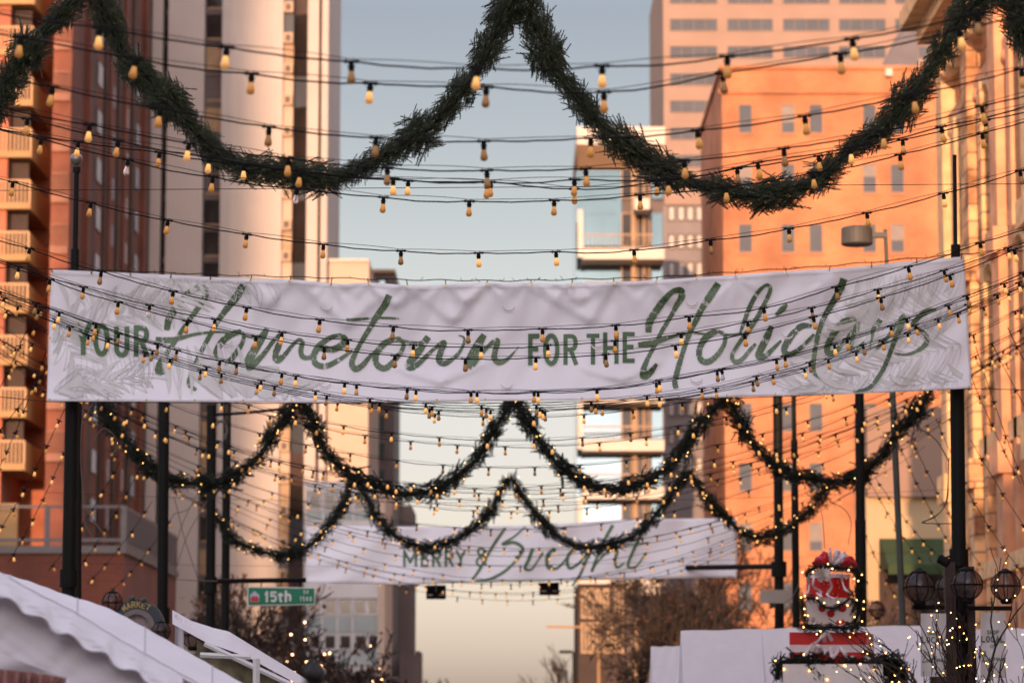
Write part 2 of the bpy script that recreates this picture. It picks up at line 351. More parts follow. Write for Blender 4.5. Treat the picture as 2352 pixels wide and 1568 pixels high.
front = [
 (14.8, [(-70, 18), (229, 62), (521, 107), (807, 140), (1096, 155), (1383, 150), (1670, 128), (1957, 88), (2244, 30), (2420, -10)], [-50, 229, 521, 807, 1096, 1383, 1670, 1957, 2244], 'h1', "topmost amber bulb string in front of the nearest garland"),
 (15.7, [(-230, 40), (48, 84), (312, 133), (578, 168), (851, 190), (1117, 198), (1387, 210), (1659, 167), (1930, 122), (2203, 66), (2450, 5)], [48, 312, 578, 851, 1117, 1387, 1659, 1930, 2203], '', "second amber bulb string from the top"),
 (16.9, [(-130, 145), (121, 198), (368, 248), (618, 290), (864, 315), (1111, 323), (1357, 316), (1602, 298), (1848, 265), (2098, 215), (2346, 157), (2450, 130)], [-130, 121, 368, 618, 864, 1111, 1357, 1602, 1848, 2098, 2346], '', "third amber bulb string from the top, crossing both garland arms"),
 (18.3, [(-30, 235), (206, 285), (434, 328), (662, 362), (890, 384), (1118, 390), (1345, 386), (1572, 368), (1800, 340), (2028, 300), (2255, 242), (2420, 200)], [-22, 206, 434, 662, 890, 1118, 1345, 1572, 1800, 2028, 2255], '', "fourth amber bulb string from the top, brushing the garland bottom"),
 (19.9, [(-150, 222), (63, 272), (272, 322), (481, 360), (690, 391), (903, 409), (1118, 417), (1320, 411), (1535, 410), (1740, 372), (1953, 338), (2162, 290), (2400, 232)], [-150, 63, 272, 481, 690, 903, 1118, 1320, 1535, 1740, 1953, 2162, 2370], '', "fifth amber bulb string from the top, slightly kinked left of the brick building"),
 (22.0, [(-30, 290), (180, 325), (367, 349), (560, 377), (749, 400), (938, 414), (1128, 417), (1319, 433), (1508, 415), (1693, 386), (1880, 357), (2073, 320), (2263, 275), (2430, 238)], [-10, 180, 367, 560, 938, 1128, 1319, 1508, 1693, 1880, 2073, 2263], '', "sixth bulb string, sagging lowest at the glass tower"),
 (21.3, [(-120, 270), (95, 318), (294, 366), (489, 405), (682, 432), (881, 452), (1078, 461), (1273, 459), (1470, 446), (1668, 428), (1867, 396), (2067, 354), (2256, 305), (2440, 255)], [-105, 95, 294, 489, 682, 881, 1078, 1273, 1470, 1668, 1867, 2067, 2256], 'c2 c4', "seventh bulb string, with two clear bulbs on its left half"),
 (23.5, [(-150, 370), (30, 417), (209, 465), (386, 505), (567, 537), (743, 560), (921, 575), (1099, 580), (1277, 577), (1456, 573), (1632, 550), (1812, 524), (1991, 488), (2167, 443), (2343, 391), (2430, 362)], [-150, 30, 209, 386, 567, 743, 921, 1099, 1277, 1456, 1632, 1812, 1991, 2167, 2343], '', "lone bulb string crossing the open sky above the banner"),
 (24.7, [(-110, 515), (68, 570), (233, 622), (398, 668), (567, 705), (735, 733), (904, 749), (1075, 757), (1246, 754), (1414, 746), (1583, 726), (1754, 706), (1920, 658), (2086, 612), (2251, 557), (2420, 503)], [-100, 68, 233, 398, 567, 735, 904, 1075, 1246, 1414, 1583, 1754, 1920, 2086, 2251, 2410], '', "uppermost bulb string in front of the banner lettering"),
 (27.3, [(-110, 560), (43, 612), (192, 658), (344, 700), (494, 732), (648, 762), (799, 780), (950, 791), (1106, 796), (1258, 792), (1412, 782), (1564, 765), (1717, 738), (1864, 706), (2016, 664), (2168, 620), (2315, 568), (2430, 525)], [-110, 43, 192, 344, 494, 648, 799, 950, 1106, 1258, 1412, 1564, 1717, 1864, 2016, 2168, 2315], 'c3 h4 h5 h7', "second bulb string in front of the banner lettering, with one clear bulb"),
 (26.2, [(-50, 582), (115, 641), (272, 693), (430, 736), (588, 771), (745, 796), (907, 815), (1069, 823), (1231, 820), (1391, 813), (1551, 792), (1710, 766), (1868, 727), (2023, 683), (2181, 631), (2329, 572), (2430, 530)], [-45, 115, 272, 430, 588, 745, 907, 1069, 1231, 1391, 1551, 1710, 1868, 2023, 2181, 2329], '', "third bulb string in front of the banner lettering"),
 (29.0, [(-70, 645), (83, 695), (221, 743), (363, 789), (505, 827), (648, 856), (792, 878), (936, 890), (1082, 899), (1227, 898), (1371, 892), (1514, 872), (1658, 847), (1803, 817), (1945, 777), (2082, 731), (2220, 678), (2420, 596)], [-60, 83, 221, 363, 505, 648, 792, 936, 1082, 1227, 1371, 1514, 1658, 1803, 1945, 2082, 2220, 2350], 'c12', "fourth string before the banner, just under the lettering, one clear bulb at right"),
 (30.5, [(-90, 640), (-5, 672), (137, 716), (273, 765), (407, 803), (544, 834), (680, 862), (819, 882), (956, 895), (1096, 900), (1236, 900), (1371, 894), (1507, 878), (1647, 851), (1783, 825), (1916, 790), (2046, 748), (2178, 700), (2420, 606)], [-5, 137, 273, 407, 544, 680, 819, 956, 1096, 1236, 1371, 1507, 1647, 1783, 1916, 2046, 2178, 2306], '', "fifth string before the banner, twisted close to the one above it"),
]
for d, pts, bl, ks, lb in front:
    kd = {int(k[1:]): k[0] for k in ks.split()} if ks else None
    strand(pts, d, lb, GF, bl, kd, hot=.18 if d < 27 else .45)
low = [(-60, 650), (0, 675), (89, 713), (204, 757), (333, 801), (461, 840), (592, 873), (725, 899), (854, 917), (987, 928), (1110, 932), (1240, 931), (1367, 923), (1486, 910), (1612, 893), (1737, 865), (1859, 833), (1982, 793), (2103, 748), (2223, 700), (2352, 645), (2430, 610)]
for i, (d, dy, bl, lb) in enumerate([
  (32.0, -2, [-42, 89, 217, 351, 475, 600, 725, 850, 978, 1106, 1232, 1358, 1486, 1612, 1737, 1859, 1982, 2103, 2223, 2340], "uppermost of four bundled strings along the banner's lower edge"),
  (32.5, 4, [10, 128, 250, 391, 509, 631, 751, 872, 993, 1117, 1240, 1367, 1514, 1644, 1775, 1902, 2027, 2154, 2290], "second of four bundled strings along the banner's lower edge"),
  (33.0, 9, [42, 161, 333, 461, 592, 854, 987, 1127, 1246, 1383, 1729, 1847, 1966, 2084, 2199, 2315], "third of four bundled strings along the banner's lower edge"),
  (33.6, 13, [-20, 204, 1008, 1252], "lowest of four bundled strings along the banner's lower edge, few bulbs")]):
    strand(zoff(low, dy), d, lb, GF, bl, None, hot=.5, support=(i % 2 == 0))
def para(yc, d, k=.0400, X0=-8.4, X1=8.4, xo=0.0):   # a real parabola in metres, returned in picture units
    zc = W(CX, yc, d).z; pts = []
    for i in range(29):
        X = X0 + (X1 - X0) * i / 28; z = zc + k * (X - xo) ** 2
        # project
        cp, sp_ = math.cos(PITCH), math.sin(PITCH); dz = z - CAMZ
        f = d * cp + dz * sp_; u = -d * sp_ + dz * cp
        pts.append((CX + FPX * X / f, CY - FPX * u / f))
    return pts
far = [(36.7, 957, "first string behind the banner, just under its lower edge"), (37.8, 1010, "second string behind the banner, across the garland peak"),
       (39.0, 1025, "third string behind the banner, across the garland peak"), (40.0, 1073, "fourth string behind the banner, low between two garland swags")]
for d, yc, lb in far: strand(para(yc, d), d, lb, GF, hot=.35)
fars = [(41.5, 1118), (42.6, 1124), (43.2, 1134), (43.6, 1148), (45.5, 1163), (47.6, 1174), (49.5, 1215), (53, 1258), (54, 1264), (56, 1276), (58, 1299), (62, 1331), (63, 1336), (64, 1341), (68, 1360), (69, 1364), (72, 1378)]
for i, (d, yc) in enumerate(fars):
    strand(para(yc, d, X0=-8.6, X1=8.6, xo=random.uniform(-.3, .3)), d, "distant festoon string in the dense bundle around the far garlands", 'distant festoon strings over the street', hot=.6, support=(d < 50))

# steep strings coming down from the pole tops to the pavements
def slope_string(a, b, label, n=None, hot=.4):
    A, B = W(*a), W(*b); L = (B - A).length; n = n or max(2, int(L / .61))
    root = thing('string_light', (A + B) / 2, label, 'string lights', 'strings sloping down beside the poles')
    P = [A.lerp(B, i / 20) - Vector((0, 0, .10 * L * (i / 20) * (1 - i / 20))) for i in range(21)]
    MB().tube(wig(P, .004, .2), .0055, 5).build('cable', M_black, root)
    for i in range(n):
        u = (i + .5) / n; p = A.lerp(B, u) - Vector((0, 0, .10 * L * u * (1 - u))); put_bulb(root, p, 'h' if random.random() < hot else 'a', tilt=random.uniform(-.5, .5), swing=random.uniform(-.4, .4))
LR = "bulb string sloping down in front of the right stone building"
LL = "bulb string sloping down in front of the balcony building"
for a, b in [((2241, 796, 40), (2400, 1230, 43)), ((2278, 786, 38), (2420, 1040, 40)), ((2315, 752, 36), (2430, 960, 38)), ((2205, 800, 41), (2345, 1110, 44)),
             ((2221, 1125, 42), (2380, 1350, 45)), ((2230, 1010, 42), (2420, 1300, 44))]:
    slope_string(a, b, LR)
LB = "bulb string sloping down in front of the green awning"
for a, b in [((2061, 1010, 50), (2210, 1290, 55)), ((2090, 1000, 50), (2260, 1310, 54)), ((2010, 1095, 52), (2185, 1300, 57)), ((2150, 960, 48), (2230, 1130, 50)), ((1990, 1090, 56), (2120, 1290, 60)), ((1980, 1210, 56), (2090, 1420, 60))]:
    slope_string(a, b, LB)
for a, b in [((108, 800, 38), (-30, 1130, 42)), ((104, 850, 38), (-60, 1050, 40)), ((150, 935, 40), (-30, 1260, 44)), ((185, 950, 42), (20, 1290, 46)), ((60, 760, 38), (-50, 980, 40)),
             ((275, 1060, 48), (110, 1310, 52)), ((330, 1060, 50), (160, 1330, 54)), ((350, 1150, 52), (200, 1340, 55)), ((400, 1180, 54), (250, 1360, 58))]:
    slope_string(a, b, LL)
# plain steel cables
def cable(p, q, label, sag=.0, r=.0035):
    A, B = W(*p), W(*q); n = 24
    P = [A.lerp(B, i / n) - Vector((0, 0, sag * 4 * (i / n) * (1 - i / n))) for i in range(n + 1)]
    root = MB().tube(P, r, 5).build('steel_cable', M_wire); tag(root, label, 'cable', 'steel span cables'); return root
cable((-60, 438, 28), (2420, 422, 28), "thin straight steel cable crossing the sky behind the big garlands")
cable((100, 1130, 52), (2270, 1118, 52), "thin steel cable carrying the second garland row", .22)
cable((90, 1290, 64), (2200, 1262, 64), "thin steel cable carrying the far garland row", .2)

# ------------------------------------------------------------------ banners
DB = 35.0
TOP = [(117, 619), (293, 626.5), (464, 635), (574, 640), (663, 641), (785, 652), (847, 648), (930, 655), (981, 656), (1054, 651), (1115, 649), (1160, 652), (1213, 649), (1286, 653), (1340, 649), (1408, 647), (1460, 646), (1506, 643), (1665, 632.6), (1800, 623), (1934, 615.5), (2080, 601), (2214, 589)]
BOT = [(107.5, 921), (340, 922), (574, 923), (761, 925), (908, 923), (1091, 921), (1335, 918.6), (1665, 912), (1958, 904), (2100, 898), (2232, 891)]
tx = np.array(TOP); bxx = np.array(BOT)
def ban_uv(x, y):
    u = (x - 112) / 2110.0
    ty = np.interp(x, tx[:, 0], tx[:, 1]); by = np.interp(x, bxx[:, 0], bxx[:, 1]); return u, (y - ty) / (by - ty)
SW = [(690, 652, 798, 745, 905, 655), (845, 652, 905, 700, 980, 655), (940, 660, 1040, 735, 1118, 655), (1040, 655, 1070, 690, 1118, 652), (1215, 655, 1355, 735, 1405, 655), (1290, 655, 1330, 690, 1405, 652), (560, 645, 615, 700, 665, 648),
      (930, 852, 1010, 878, 1090, 845), (1350, 850, 1430, 872, 1500, 840), (1500, 650, 1540, 690, 1570, 648)]
def ban_disp(x, y):
    """metres towards (-) or away from (+) the camera"""
    z = .05 * math.sin(x / 330 + .6) + .012 * math.sin(x / 61 + y / 90) + .006 * math.sin(x / 23 - y / 41) + .004 * math.sin(x / 12.0 + y / 19)
    v = ban_uv(x, y)[1]
    z -= .16 * max(0, v - .55) ** 2 * 4 * .5; z += .05 * math.sin(v * 3.14)
    c = math.exp(-((x - 1120) / 520) ** 2)
    z += c * .022 * math.sin(x / 19.0) * math.exp(-v * 3.2)
    z += c * .03 * math.sin((x + y * .7) / 55.0) * (.4 + v)
    for xa, ya, xc, yc, xb, yb in SW:
        for (x0, y0, x1, y1) in ((xa, ya, xc, yc), (xc, yc, xb, yb)):
            L2 = (x1 - x0) ** 2 + (y1 - y0) ** 2; t_ = max(0, min(1, ((x - x0) * (x1 - x0) + (y - y0) * (y1 - y0)) / L2))
            dx, dy = x - (x0 + t_ * (x1 - x0)), y - (y0 + t_ * (y1 - y0)); dist = math.hypot(dx, dy)
            sgn = 1 if dy < 0 else .45
            if dist < 70: z -= .022 * math.exp(-(dist / (20 * sgn)) ** 2)
    # creases pulled from each tie at the top edge
    for xq in (390, 575, 760, 847, 937, 1023, 1117, 1221, 1312, 1411, 1507, 1690, 1905):
        a_ = math.atan2(x - xq, max(6.0, y - 645)); rr = math.hypot(x - xq, y - 645)
        if rr < 150: z += .011 * math.sin(a_ * 9 + xq) * math.exp(-rr / 70) * min(1, rr / 14)
    # diagonal tension folds at the right half
    z += .012 * math.exp(-((x - 1900) / 330) ** 2) * math.sin((x * .6 + y) / 17.0)
    z += .010 * math.exp(-((x - 350) / 260) ** 2) * math.sin((x * -.5 + y) / 21.0)
    return z
def BP(x, y, off=0.0): return W(x, y, DB + ban_disp(x, y) - off)
m, t, p, o = nodes('white_banner_vinyl')
n = t.nodes.new('ShaderNodeTexNoise'); n.inputs['Scale'].default_value = 2.5; n.inputs['Detail'].default_value = 5; c = t.nodes.new('ShaderNodeTexCoord')
t.links.new(c.outputs['Object'], n.inputs[0]); r = t.nodes.new('ShaderNodeValToRGB')
r.color_ramp.elements[0].color = (.70, .66, .69, 1); r.color_ramp.elements[1].color = (.78, .75, .79, 1); t.links.new(n.outputs[0], r.inputs[0])
t.links.new(r.outputs[0], p.inputs['Base Color']); p.inputs['Roughness'].default_value = .38; M_ban = m
def ban_mesh():
    mb = MB(); nu, nv = 300, 44
    def f(i, j):
        tyl = 117 + (2214 - 117) * i; byl = 107.5 + (2232 - 107.5) * i
        ty = np.interp(tyl, tx[:, 0], tx[:, 1]); by = np.interp(byl, bxx[:, 0], bxx[:, 1])
        x = tyl + (byl - tyl) * j; y = ty + (by - ty) * j; return BP(x, y)
    mb.grid(f, nu, nv); return mb
banner = thing('banner', W(1170, 780, DB), "large white banner reading YOUR Hometown FOR THE Holidays", 'banner', 'white street banners')
cl = ban_mesh().build('cloth', M_ban, banner, smooth=True)
md = cl.modifiers.new('thick', 'SOLIDIFY'); md.thickness = .003; md.offset = 1

def inkmat(name, c0, c1, c2, dry=.5, edge=True):
    m, t, p, o = nodes(name)
    uv = t.nodes.new('ShaderNodeUVMap'); uv.uv_map = 'UVMap'
    mp = t.nodes.new('ShaderNodeMapping'); mp.inputs['Scale'].default_value = (2.4, 7.0, 1)
    t.links.new(uv.outputs[0], mp.inputs[0])
    n = t.nodes.new('ShaderNodeTexNoise'); n.inputs['Scale'].default_value = 1.0; n.inputs['Detail'].default_value = 7; n.inputs['Roughness'].default_value = .62
    t.links.new(mp.outputs[0], n.inputs[0])
    s_ = t.nodes.new('ShaderNodeSeparateXYZ'); t.links.new(uv.outputs[0], s_.inputs[0])
    # a slow noise decides where the brush runs dry
    n2 = t.nodes.new('ShaderNodeTexNoise'); n2.inputs['Scale'].default_value = .9; n2.inputs['Detail'].default_value = 2
    cb = t.nodes.new('ShaderNodeCombineXYZ'); t.links.new(s_.outputs[0], cb.inputs[0]); t.links.new(cb.outputs[0], n2.inputs[0])
    a = t.nodes.new('ShaderNodeMath'); a.operation = 'ADD'; t.links.new(n.outputs[0], a.inputs[0])
    b = t.nodes.new('ShaderNodeMapRange'); b.inputs[1].default_value = .36; b.inputs[2].default_value = .64; b.inputs[3].default_value = -.16; b.inputs[4].default_value = .12
    t.links.new(n2.outputs[0], b.inputs[0]); t.links.new(b.outputs[0], a.inputs[1])
    th = t.nodes.new('ShaderNodeMath'); th.operation = 'GREATER_THAN'; th.inputs[1].default_value = dry; t.links.new(a.outputs[0], th.inputs[0])
    n3 = t.nodes.new('ShaderNodeTexNoise'); n3.inputs['Scale'].default_value = 2.0; g = t.nodes.new('ShaderNodeTexCoord'); t.links.new(g.outputs['Object'], n3.inputs[0])
    r = t.nodes.new('ShaderNodeValToRGB'); e = r.color_ramp.elements; e[0].position = .32; e[0].color = (*c0, 1); e[1].position = .7; e[1].color = (*c2, 1); k = e.new(.52); k.color = (*c1, 1)
    t.links.new(n3.outputs[0], r.inputs[0]); t.links.new(r.outputs[0], p.inputs['Base Color']); p.inputs['Roughness'].default_value = .42
    tr = t.nodes.new('ShaderNodeBsdfTransparent'); mix = t.nodes.new('ShaderNodeMixShader')
    t.links.new(th.outputs[0], mix.inputs[0]); t.links.new(p.outputs[0], mix.inputs[1]); t.links.new(tr.outputs[0], mix.inputs[2]); t.links.new(mix.outputs[0], o.inputs[0])
    return m
M_ink = inkmat('brushed_green_ink', (.028, .062, .020), (.056, .110, .040), (.11, .17, .09), .60)
M_inksolid = mat('flat_green_ink', (.060, .125, .055), .45, .35, 2.0)
M_leafprint = mat('pale_grey_green_print', (.58, .56, .55), .45, .04, 5)
M_leafline = mat('grey_green_line_print', (.545, .535, .51), .45, .14, 2)
lay = [0]
def ribbon(mb, P, BPf, across=4, off=.004, jitter=.0, clipf=None):
    """P: array (x, y, width) in picture units, draped over the surface BPf"""
    lay[0] += 1; off = off + (lay[0] % 40) * .00035
    V = []; UV = []; s_ = 0; u0 = random.uniform(0, 50); n_ = len(P)
    for i in range(n_):
        a = P[max(i - 1, 0)]; b = P[min(i + 1, n_ - 1)]; tv = np.array([b[0] - a[0], b[1] - a[1]]); L = np.hypot(*tv) + 1e-6; nr = np.array([-tv[1], tv[0]]) / L
        if i: s_ += math.hypot(P[i][0] - P[i - 1][0], P[i][1] - P[i - 1][1])
        wj = P[i][2] * (1 + (random.uniform(-jitter, jitter) if jitter else 0))
        for k in range(across + 1):
            q = (k / across - .5) * wj; V.append(BPf(P[i][0] + nr[0] * q, P[i][1] + nr[1] * q, off)); UV.append((u0 + s_ / 14.0, k / across * .8 + u0))
    F = [(i * (across + 1) + k, i * (across + 1) + k + 1, (i + 1) * (across + 1) + k + 1, (i + 1) * (across + 1) + k) for i in range(n_ - 1) for k in range(across)]
    mb.add(V, F, UV)
Z4 = 4.0957
def S4(org, pts, f=.97):   # pts measured on a 4.0957x enlargement whose left edge is picture x = org, top = 574
    return crom([(org + x / Z4, 574 + y / Z4, w_ / Z4 * f) for x, y, w_ in pts], 7)
A0, B0, C0, D0 = 0, 517, 1091, 1665
home = [
 (A0, [(1568, 755, 55), (1590, 650, 72), (1660, 540, 70), (1750, 430, 66), (1850, 358, 58), (1925, 365, 62), (1935, 430, 62), (1880, 520, 58), (1800, 630, 50), (1720, 745, 45), (1640, 870, 45), (1560, 980, 50), (1495, 1085, 62), (1495, 1145, 66), (1555, 1120, 60), (1620, 1035, 38)]),
 (A0, [(2290, 325, 66), (2230, 430, 78), (2150, 530, 65), (2060, 650, 52), (1980, 790, 46), (1905, 930, 46), (1840, 1070, 50), (1795, 1190, 55), (1785, 1265, 52), (1845, 1318, 32)]),
 (A0, [(1465, 835, 40), (1560, 848, 62), (1660, 838, 46), (1780, 805, 34), (1900, 782, 26), (2050, 770, 20), (2150, 778, 18)]),
 (A0, [(2270, 762, 40), (2200, 785, 58), (2120, 830, 66), (2050, 920, 62), (2030, 1015, 60), (2085, 1058, 58), (2165, 1035, 52), (2225, 960, 48), (2280, 870, 42), (2290, 800, 38), (2235, 760, 36)]),
 (A0, [(2290, 800, 18), (2370, 822, 18), (2440, 822, 14)]),
 (B0, [(400, 735, 50), (335, 840, 78), (270, 950, 84), (220, 1045, 84), (230, 1098, 80), (300, 1045, 58), (380, 955, 46), (450, 860, 40), (510, 800, 36), (530, 815, 40), (505, 890, 60), (475, 985, 66), (495, 1035, 66), (560, 985, 46), (620, 910, 36), (690, 845, 34), (728, 870, 42), (712, 940, 50), (728, 1000, 50), (790, 1012, 42), (850, 955, 32), (890, 925, 22)]),
 (B0, [(890, 930, 36), (1000, 935, 62), (1090, 900, 66), (1130, 840, 60), (1080, 802, 40), (990, 825, 48), (900, 885, 60), (845, 960, 62), (832, 1035, 60), (880, 1085, 58), (960, 1088, 55), (1040, 1050, 48), (1120, 1000, 38), (1200, 945, 26)]),
 (B0, [(1545, 425, 64), (1500, 520, 68), (1430, 620, 60), (1360, 735, 52), (1290, 850, 46), (1230, 960, 46), (1192, 1060, 56), (1225, 1118, 60), (1290, 1085, 52), (1360, 1005, 40), (1420, 945, 30)]),
 (B0, [(1140, 655, 28), (1250, 650, 26), (1400, 640, 20), (1520, 638, 22), (1638, 645, 20)]),
 (B0, [(1640, 835, 46), (1560, 848, 56), (1480, 895, 62), (1420, 985, 60), (1428, 1075, 60), (1500, 1112, 58), (1570, 1060, 52), (1640, 980, 46), (1680, 890, 40), (1630, 822, 36)]),
 (B0, [(1670, 850, 18), (1780, 866, 18), (1860, 862, 14)]),
 (B0, [(1912, 815, 60), (1850, 900, 76), (1780, 1000, 78), (1725, 1075, 72), (1745, 1105, 62), (1810, 1075, 50), (1890, 1000, 42), (1970, 925, 36), (2060, 868, 52), (2030, 950, 60), (2012, 1030, 62), (2055, 1066, 58), (2125, 1035, 42), (2200, 965, 34), (2245, 880, 28), (2245, 820, 18), (2195, 802, 10)]),
 (C0, [(85, 795, 58), (30, 890, 84), (-30, 1000, 88), (-75, 1110, 84)]), (C0, [(-20, 1090, 40), (40, 1000, 42), (100, 930, 36), (160, 870, 40), (212, 852, 50), (192, 940, 56), (182, 1015, 58), (225, 1055, 56), (290, 1035, 38), (350, 980, 22), (412, 908, 10)])]
holi = [
 (C0, [(1632, 775, 55), (1640, 680, 70), (1700, 580, 68), (1780, 470, 64), (1860, 392, 52), (1935, 380, 60), (1945, 440, 66), (1895, 525, 52), (1835, 635, 44), (1765, 750, 42), (1700, 880, 38), (1630, 1010, 42), (1585, 1125, 58), (1590, 1185, 68), (1650, 1150, 62), (1710, 1070, 30)]),
 (C0, [(2290, 315, 68), (2220, 420, 72), (2140, 540, 60), (2070, 680, 52), (2000, 830, 48), (1950, 980, 48), (1905, 1130, 52), (1880, 1240, 50), (1892, 1300, 50)]),
 (C0, [(1535, 892, 48), (1650, 880, 66), (1770, 842, 40), (1900, 802, 28), (2050, 780, 22), (2180, 792, 20)]),
 (C0, [(2300, 758, 40), (2220, 785, 60), (2150, 850, 62), (2108, 950, 56), (2130, 1036, 58), (2200, 1048, 58), (2280, 985, 50), (2345, 880, 42), (2350, 800, 38), (2290, 762, 32)]), (D0, [(0, 795, 26), (70, 798, 22), (140, 785, 18)]),
 (D0, [(140, 790, 20), (190, 650, 44), (250, 500, 46), (320, 385, 38), (395, 328, 30), (428, 370, 38), (380, 490, 42), (300, 640, 46), (205, 780, 50), (115, 900, 36), (68, 990, 40), (90, 1048, 42), (160, 1028, 42), (230, 945, 38), (290, 880, 26)]),
 (D0, [(440, 715, 50), (390, 830, 68), (335, 940, 70), (318, 1000, 62), (380, 995, 56), (450, 930, 40), (530, 850, 22)]), (D0, [(585, 510, 26), (535, 560, 56), (480, 612, 30)]),
 (D0, [(820, 712, 26), (730, 712, 56), (650, 775, 64), (585, 870, 66), (555, 945, 56), (605, 982, 54), (680, 945, 45), (760, 875, 38), (840, 790, 30)]),
 (D0, [(1120, 270, 74), (1080, 380, 68), (1010, 500, 58), (940, 620, 54), (890, 745, 50), (858, 880, 46), (840, 1000, 46), (832, 1110, 42), (855, 1185, 36), (905, 1240, 12)]),
 (D0, [(1275, 690, 66), (1200, 662, 66), (1115, 680, 70), (1035, 770, 66), (975, 875, 62), (965, 955, 60), (1022, 968, 58), (1100, 890, 44), (1180, 790, 36), (1255, 705, 52), (1210, 805, 60), (1172, 900, 62), (1222, 936, 50), (1300, 878, 34), (1350, 822, 20)]),
 (D0, [(1465, 655, 52), (1412, 740, 66), (1372, 840, 66), (1392, 905, 62), (1450, 895, 56), (1530, 820, 38), (1600, 720, 34), (1680, 625, 56), (1652, 720, 58), (1602, 840, 52), (1560, 950, 46), (1510, 1080, 44), (1440, 1200, 44), (1350, 1298, 36), (1210, 1330, 18)]),
 (D0, [(1990, 560, 14), (1900, 572, 48), (1815, 640, 50), (1765, 702, 36), (1830, 750, 38), (1895, 805, 46), (1890, 880, 50), (1800, 950, 32), (1690, 983, 22), (1600, 970, 16)])]
for nm, lst in (('Hometown', home), ('Holidays', holi)):
    mb = MB()
    for org, pts in lst: ribbon(mb, S4(org, pts), BP, 4, .005, .05)
    mb.build('lettering', M_ink, banner, label='green brush script word ' + nm)
# condensed capitals, drawn as strokes in a unit box (x right, y down)
GL = {'Y': [[(0, 0), (.5, .52)], [(1, 0), (.5, .52)], [(.5, .45), (.5, 1)]],
      'O': [[(.5 + .5 * math.cos(a), .5 + .5 * math.sin(a) if abs(math.sin(a)) < 0 else (.5 + (.5 * math.sin(a)))) for a in [2 * math.pi * k / 28 for k in range(29)]]],
      'U': [[(0, 0), (0, .75), (.08, .9), (.3, 1), (.7, 1), (.92, .9), (1, .75), (1, 0)]],
      'R': [[(0, 1), (0, 0)], [(0, 0), (.6, 0), (.9, .07), (1, .25), (.9, .43), (.6, .5), (0, .5)], [(.5, .5), (1, 1)]],
      'F': [[(0, 1), (0, 0)], [(0, 0), (1, 0)], [(0, .48), (.85, .48)]], 'T': [[(0, 0), (1, 0)], [(.5, 0), (.5, 1)]],
      'H': [[(0, 0), (0, 1)], [(1, 0), (1, 1)], [(0, .5), (1, .5)]], 'E': [[(0, 1), (0, 0)], [(0, 0), (1, 0)], [(0, .48), (.85, .48)], [(0, 1), (1, 1)]],
      'M': [[(0, 1), (0, 0)], [(0, 0), (.5, .75)], [(.5, .75), (1, 0)], [(1, 0), (1, 1)]],
      'L': [[(0, 0), (0, 1)], [(0, 1), (1, 1)]], 'A': [[(0, 1), (.5, 0)], [(.5, 0), (1, 1)], [(.2, .65), (.8, .65)]], 'C': [[(1, .2), (.85, .05), (.5, 0), (.15, .08), (0, .3), (0, .7), (.15, .92), (.5, 1), (.85, .95), (1, .8)]],
      'S': [[(1, .18), (.8, .03), (.4, 0), (.08, .12), (.08, .35), (.4, .47), (.75, .56), (1, .75), (.85, .95), (.5, 1), (.1, .95), (0, .8)]], 'P': [[(0, 1), (0, 0)], [(0, 0), (.6, 0), (.95, .08), (1, .26), (.9, .44), (.6, .5), (0, .5)]],
      'K': [[(0, 0), (0, 1)], [(1, 0), (.05, .55)], [(.3, .4), (1, 1)]], 'N': [[(0, 1), (0, 0)], [(0, 0), (1, 1)], [(1, 1), (1, 0)]], 'I': [[(.5, 0), (.5, 1)]], '1': [[(.1, .2), (.5, 0)], [(.5, 0), (.5, 1)]],
      '5': [[(.95, 0), (.12, 0)], [(.12, 0), (.05, .45), (.45, .36), (.85, .44), (1, .68), (.85, .94), (.45, 1), (0, .9)]], 't': [[(.4, .05), (.4, .85), (.6, 1), (.95, .97)], [(0, .3), (.95, .3)]],
      'h': [[(0, 0), (0, 1)], [(0, .5), (.3, .34), (.7, .32), (1, .5), (1, 1)]], '0': [[(.5 + .5 * math.cos(a), .5 + .5 * math.sin(a)) for a in [2 * math.pi * k / 20 for k in range(21)]]],
      '&': [[(1, 1), (.2, .3), (.22, .08), (.5, 0), (.75, .12), (.7, .3), (.15, .6), (0, .8), (.2, .98), (.5, 1), (.85, .8), (1, .55)]]}
def letter(mb, ch, x0, x1, y0, y1, wd, BPf, slant=0, across=2, off=.004):
    h = wd / 2
    for st in GL[ch]:
        q = np.array([(x0 + h + a * (x1 - x0 - wd) + slant * (1 - b) * (y1 - y0), y0 + h + b * (y1 - y0 - wd), wd) for a, b in st])
        if len(q) == 2:
            dv = q[1] - q[0]; L = np.hypot(dv[0], dv[1]); e = dv / L * h * .98; e[2] = 0; q = np.array([q[0] - e, q[1] + e]); q = np.array([q[0] + (q[1] - q[0]) * k / 8 for k in range(9)])
        else:
            if ch in 'UCSRPt5h': q = np.array(list(q))
            q = crom(q, 4)
        ribbon(mb, q, BPf, across, off)
mb = MB()
for ch, a, b, c_, d_ in (('Y', 172, 210, 742, 815), ('O', 214, 252, 742, 818), ('U', 262, 297, 744, 819), ('R', 307, 342, 747, 818)): letter(mb, ch, a, b, c_, d_, 11, BP)
mb.build('lettering', M_inksolid, banner, label='green condensed capitals YOUR')
mb = MB()
for ch, a, b, c_, d_ in (('F', 1213, 1239, 766, 838), ('O', 1247, 1285, 765, 839), ('R', 1294, 1327, 767, 838), ('T', 1347, 1377, 766, 837), ('H', 1385, 1421, 763, 835), ('E', 1430, 1458, 762, 833)): letter(mb, ch, a, b, c_, d_, 10, BP)
mb.build('lettering', M_inksolid, banner, label='green condensed capitals FOR THE')
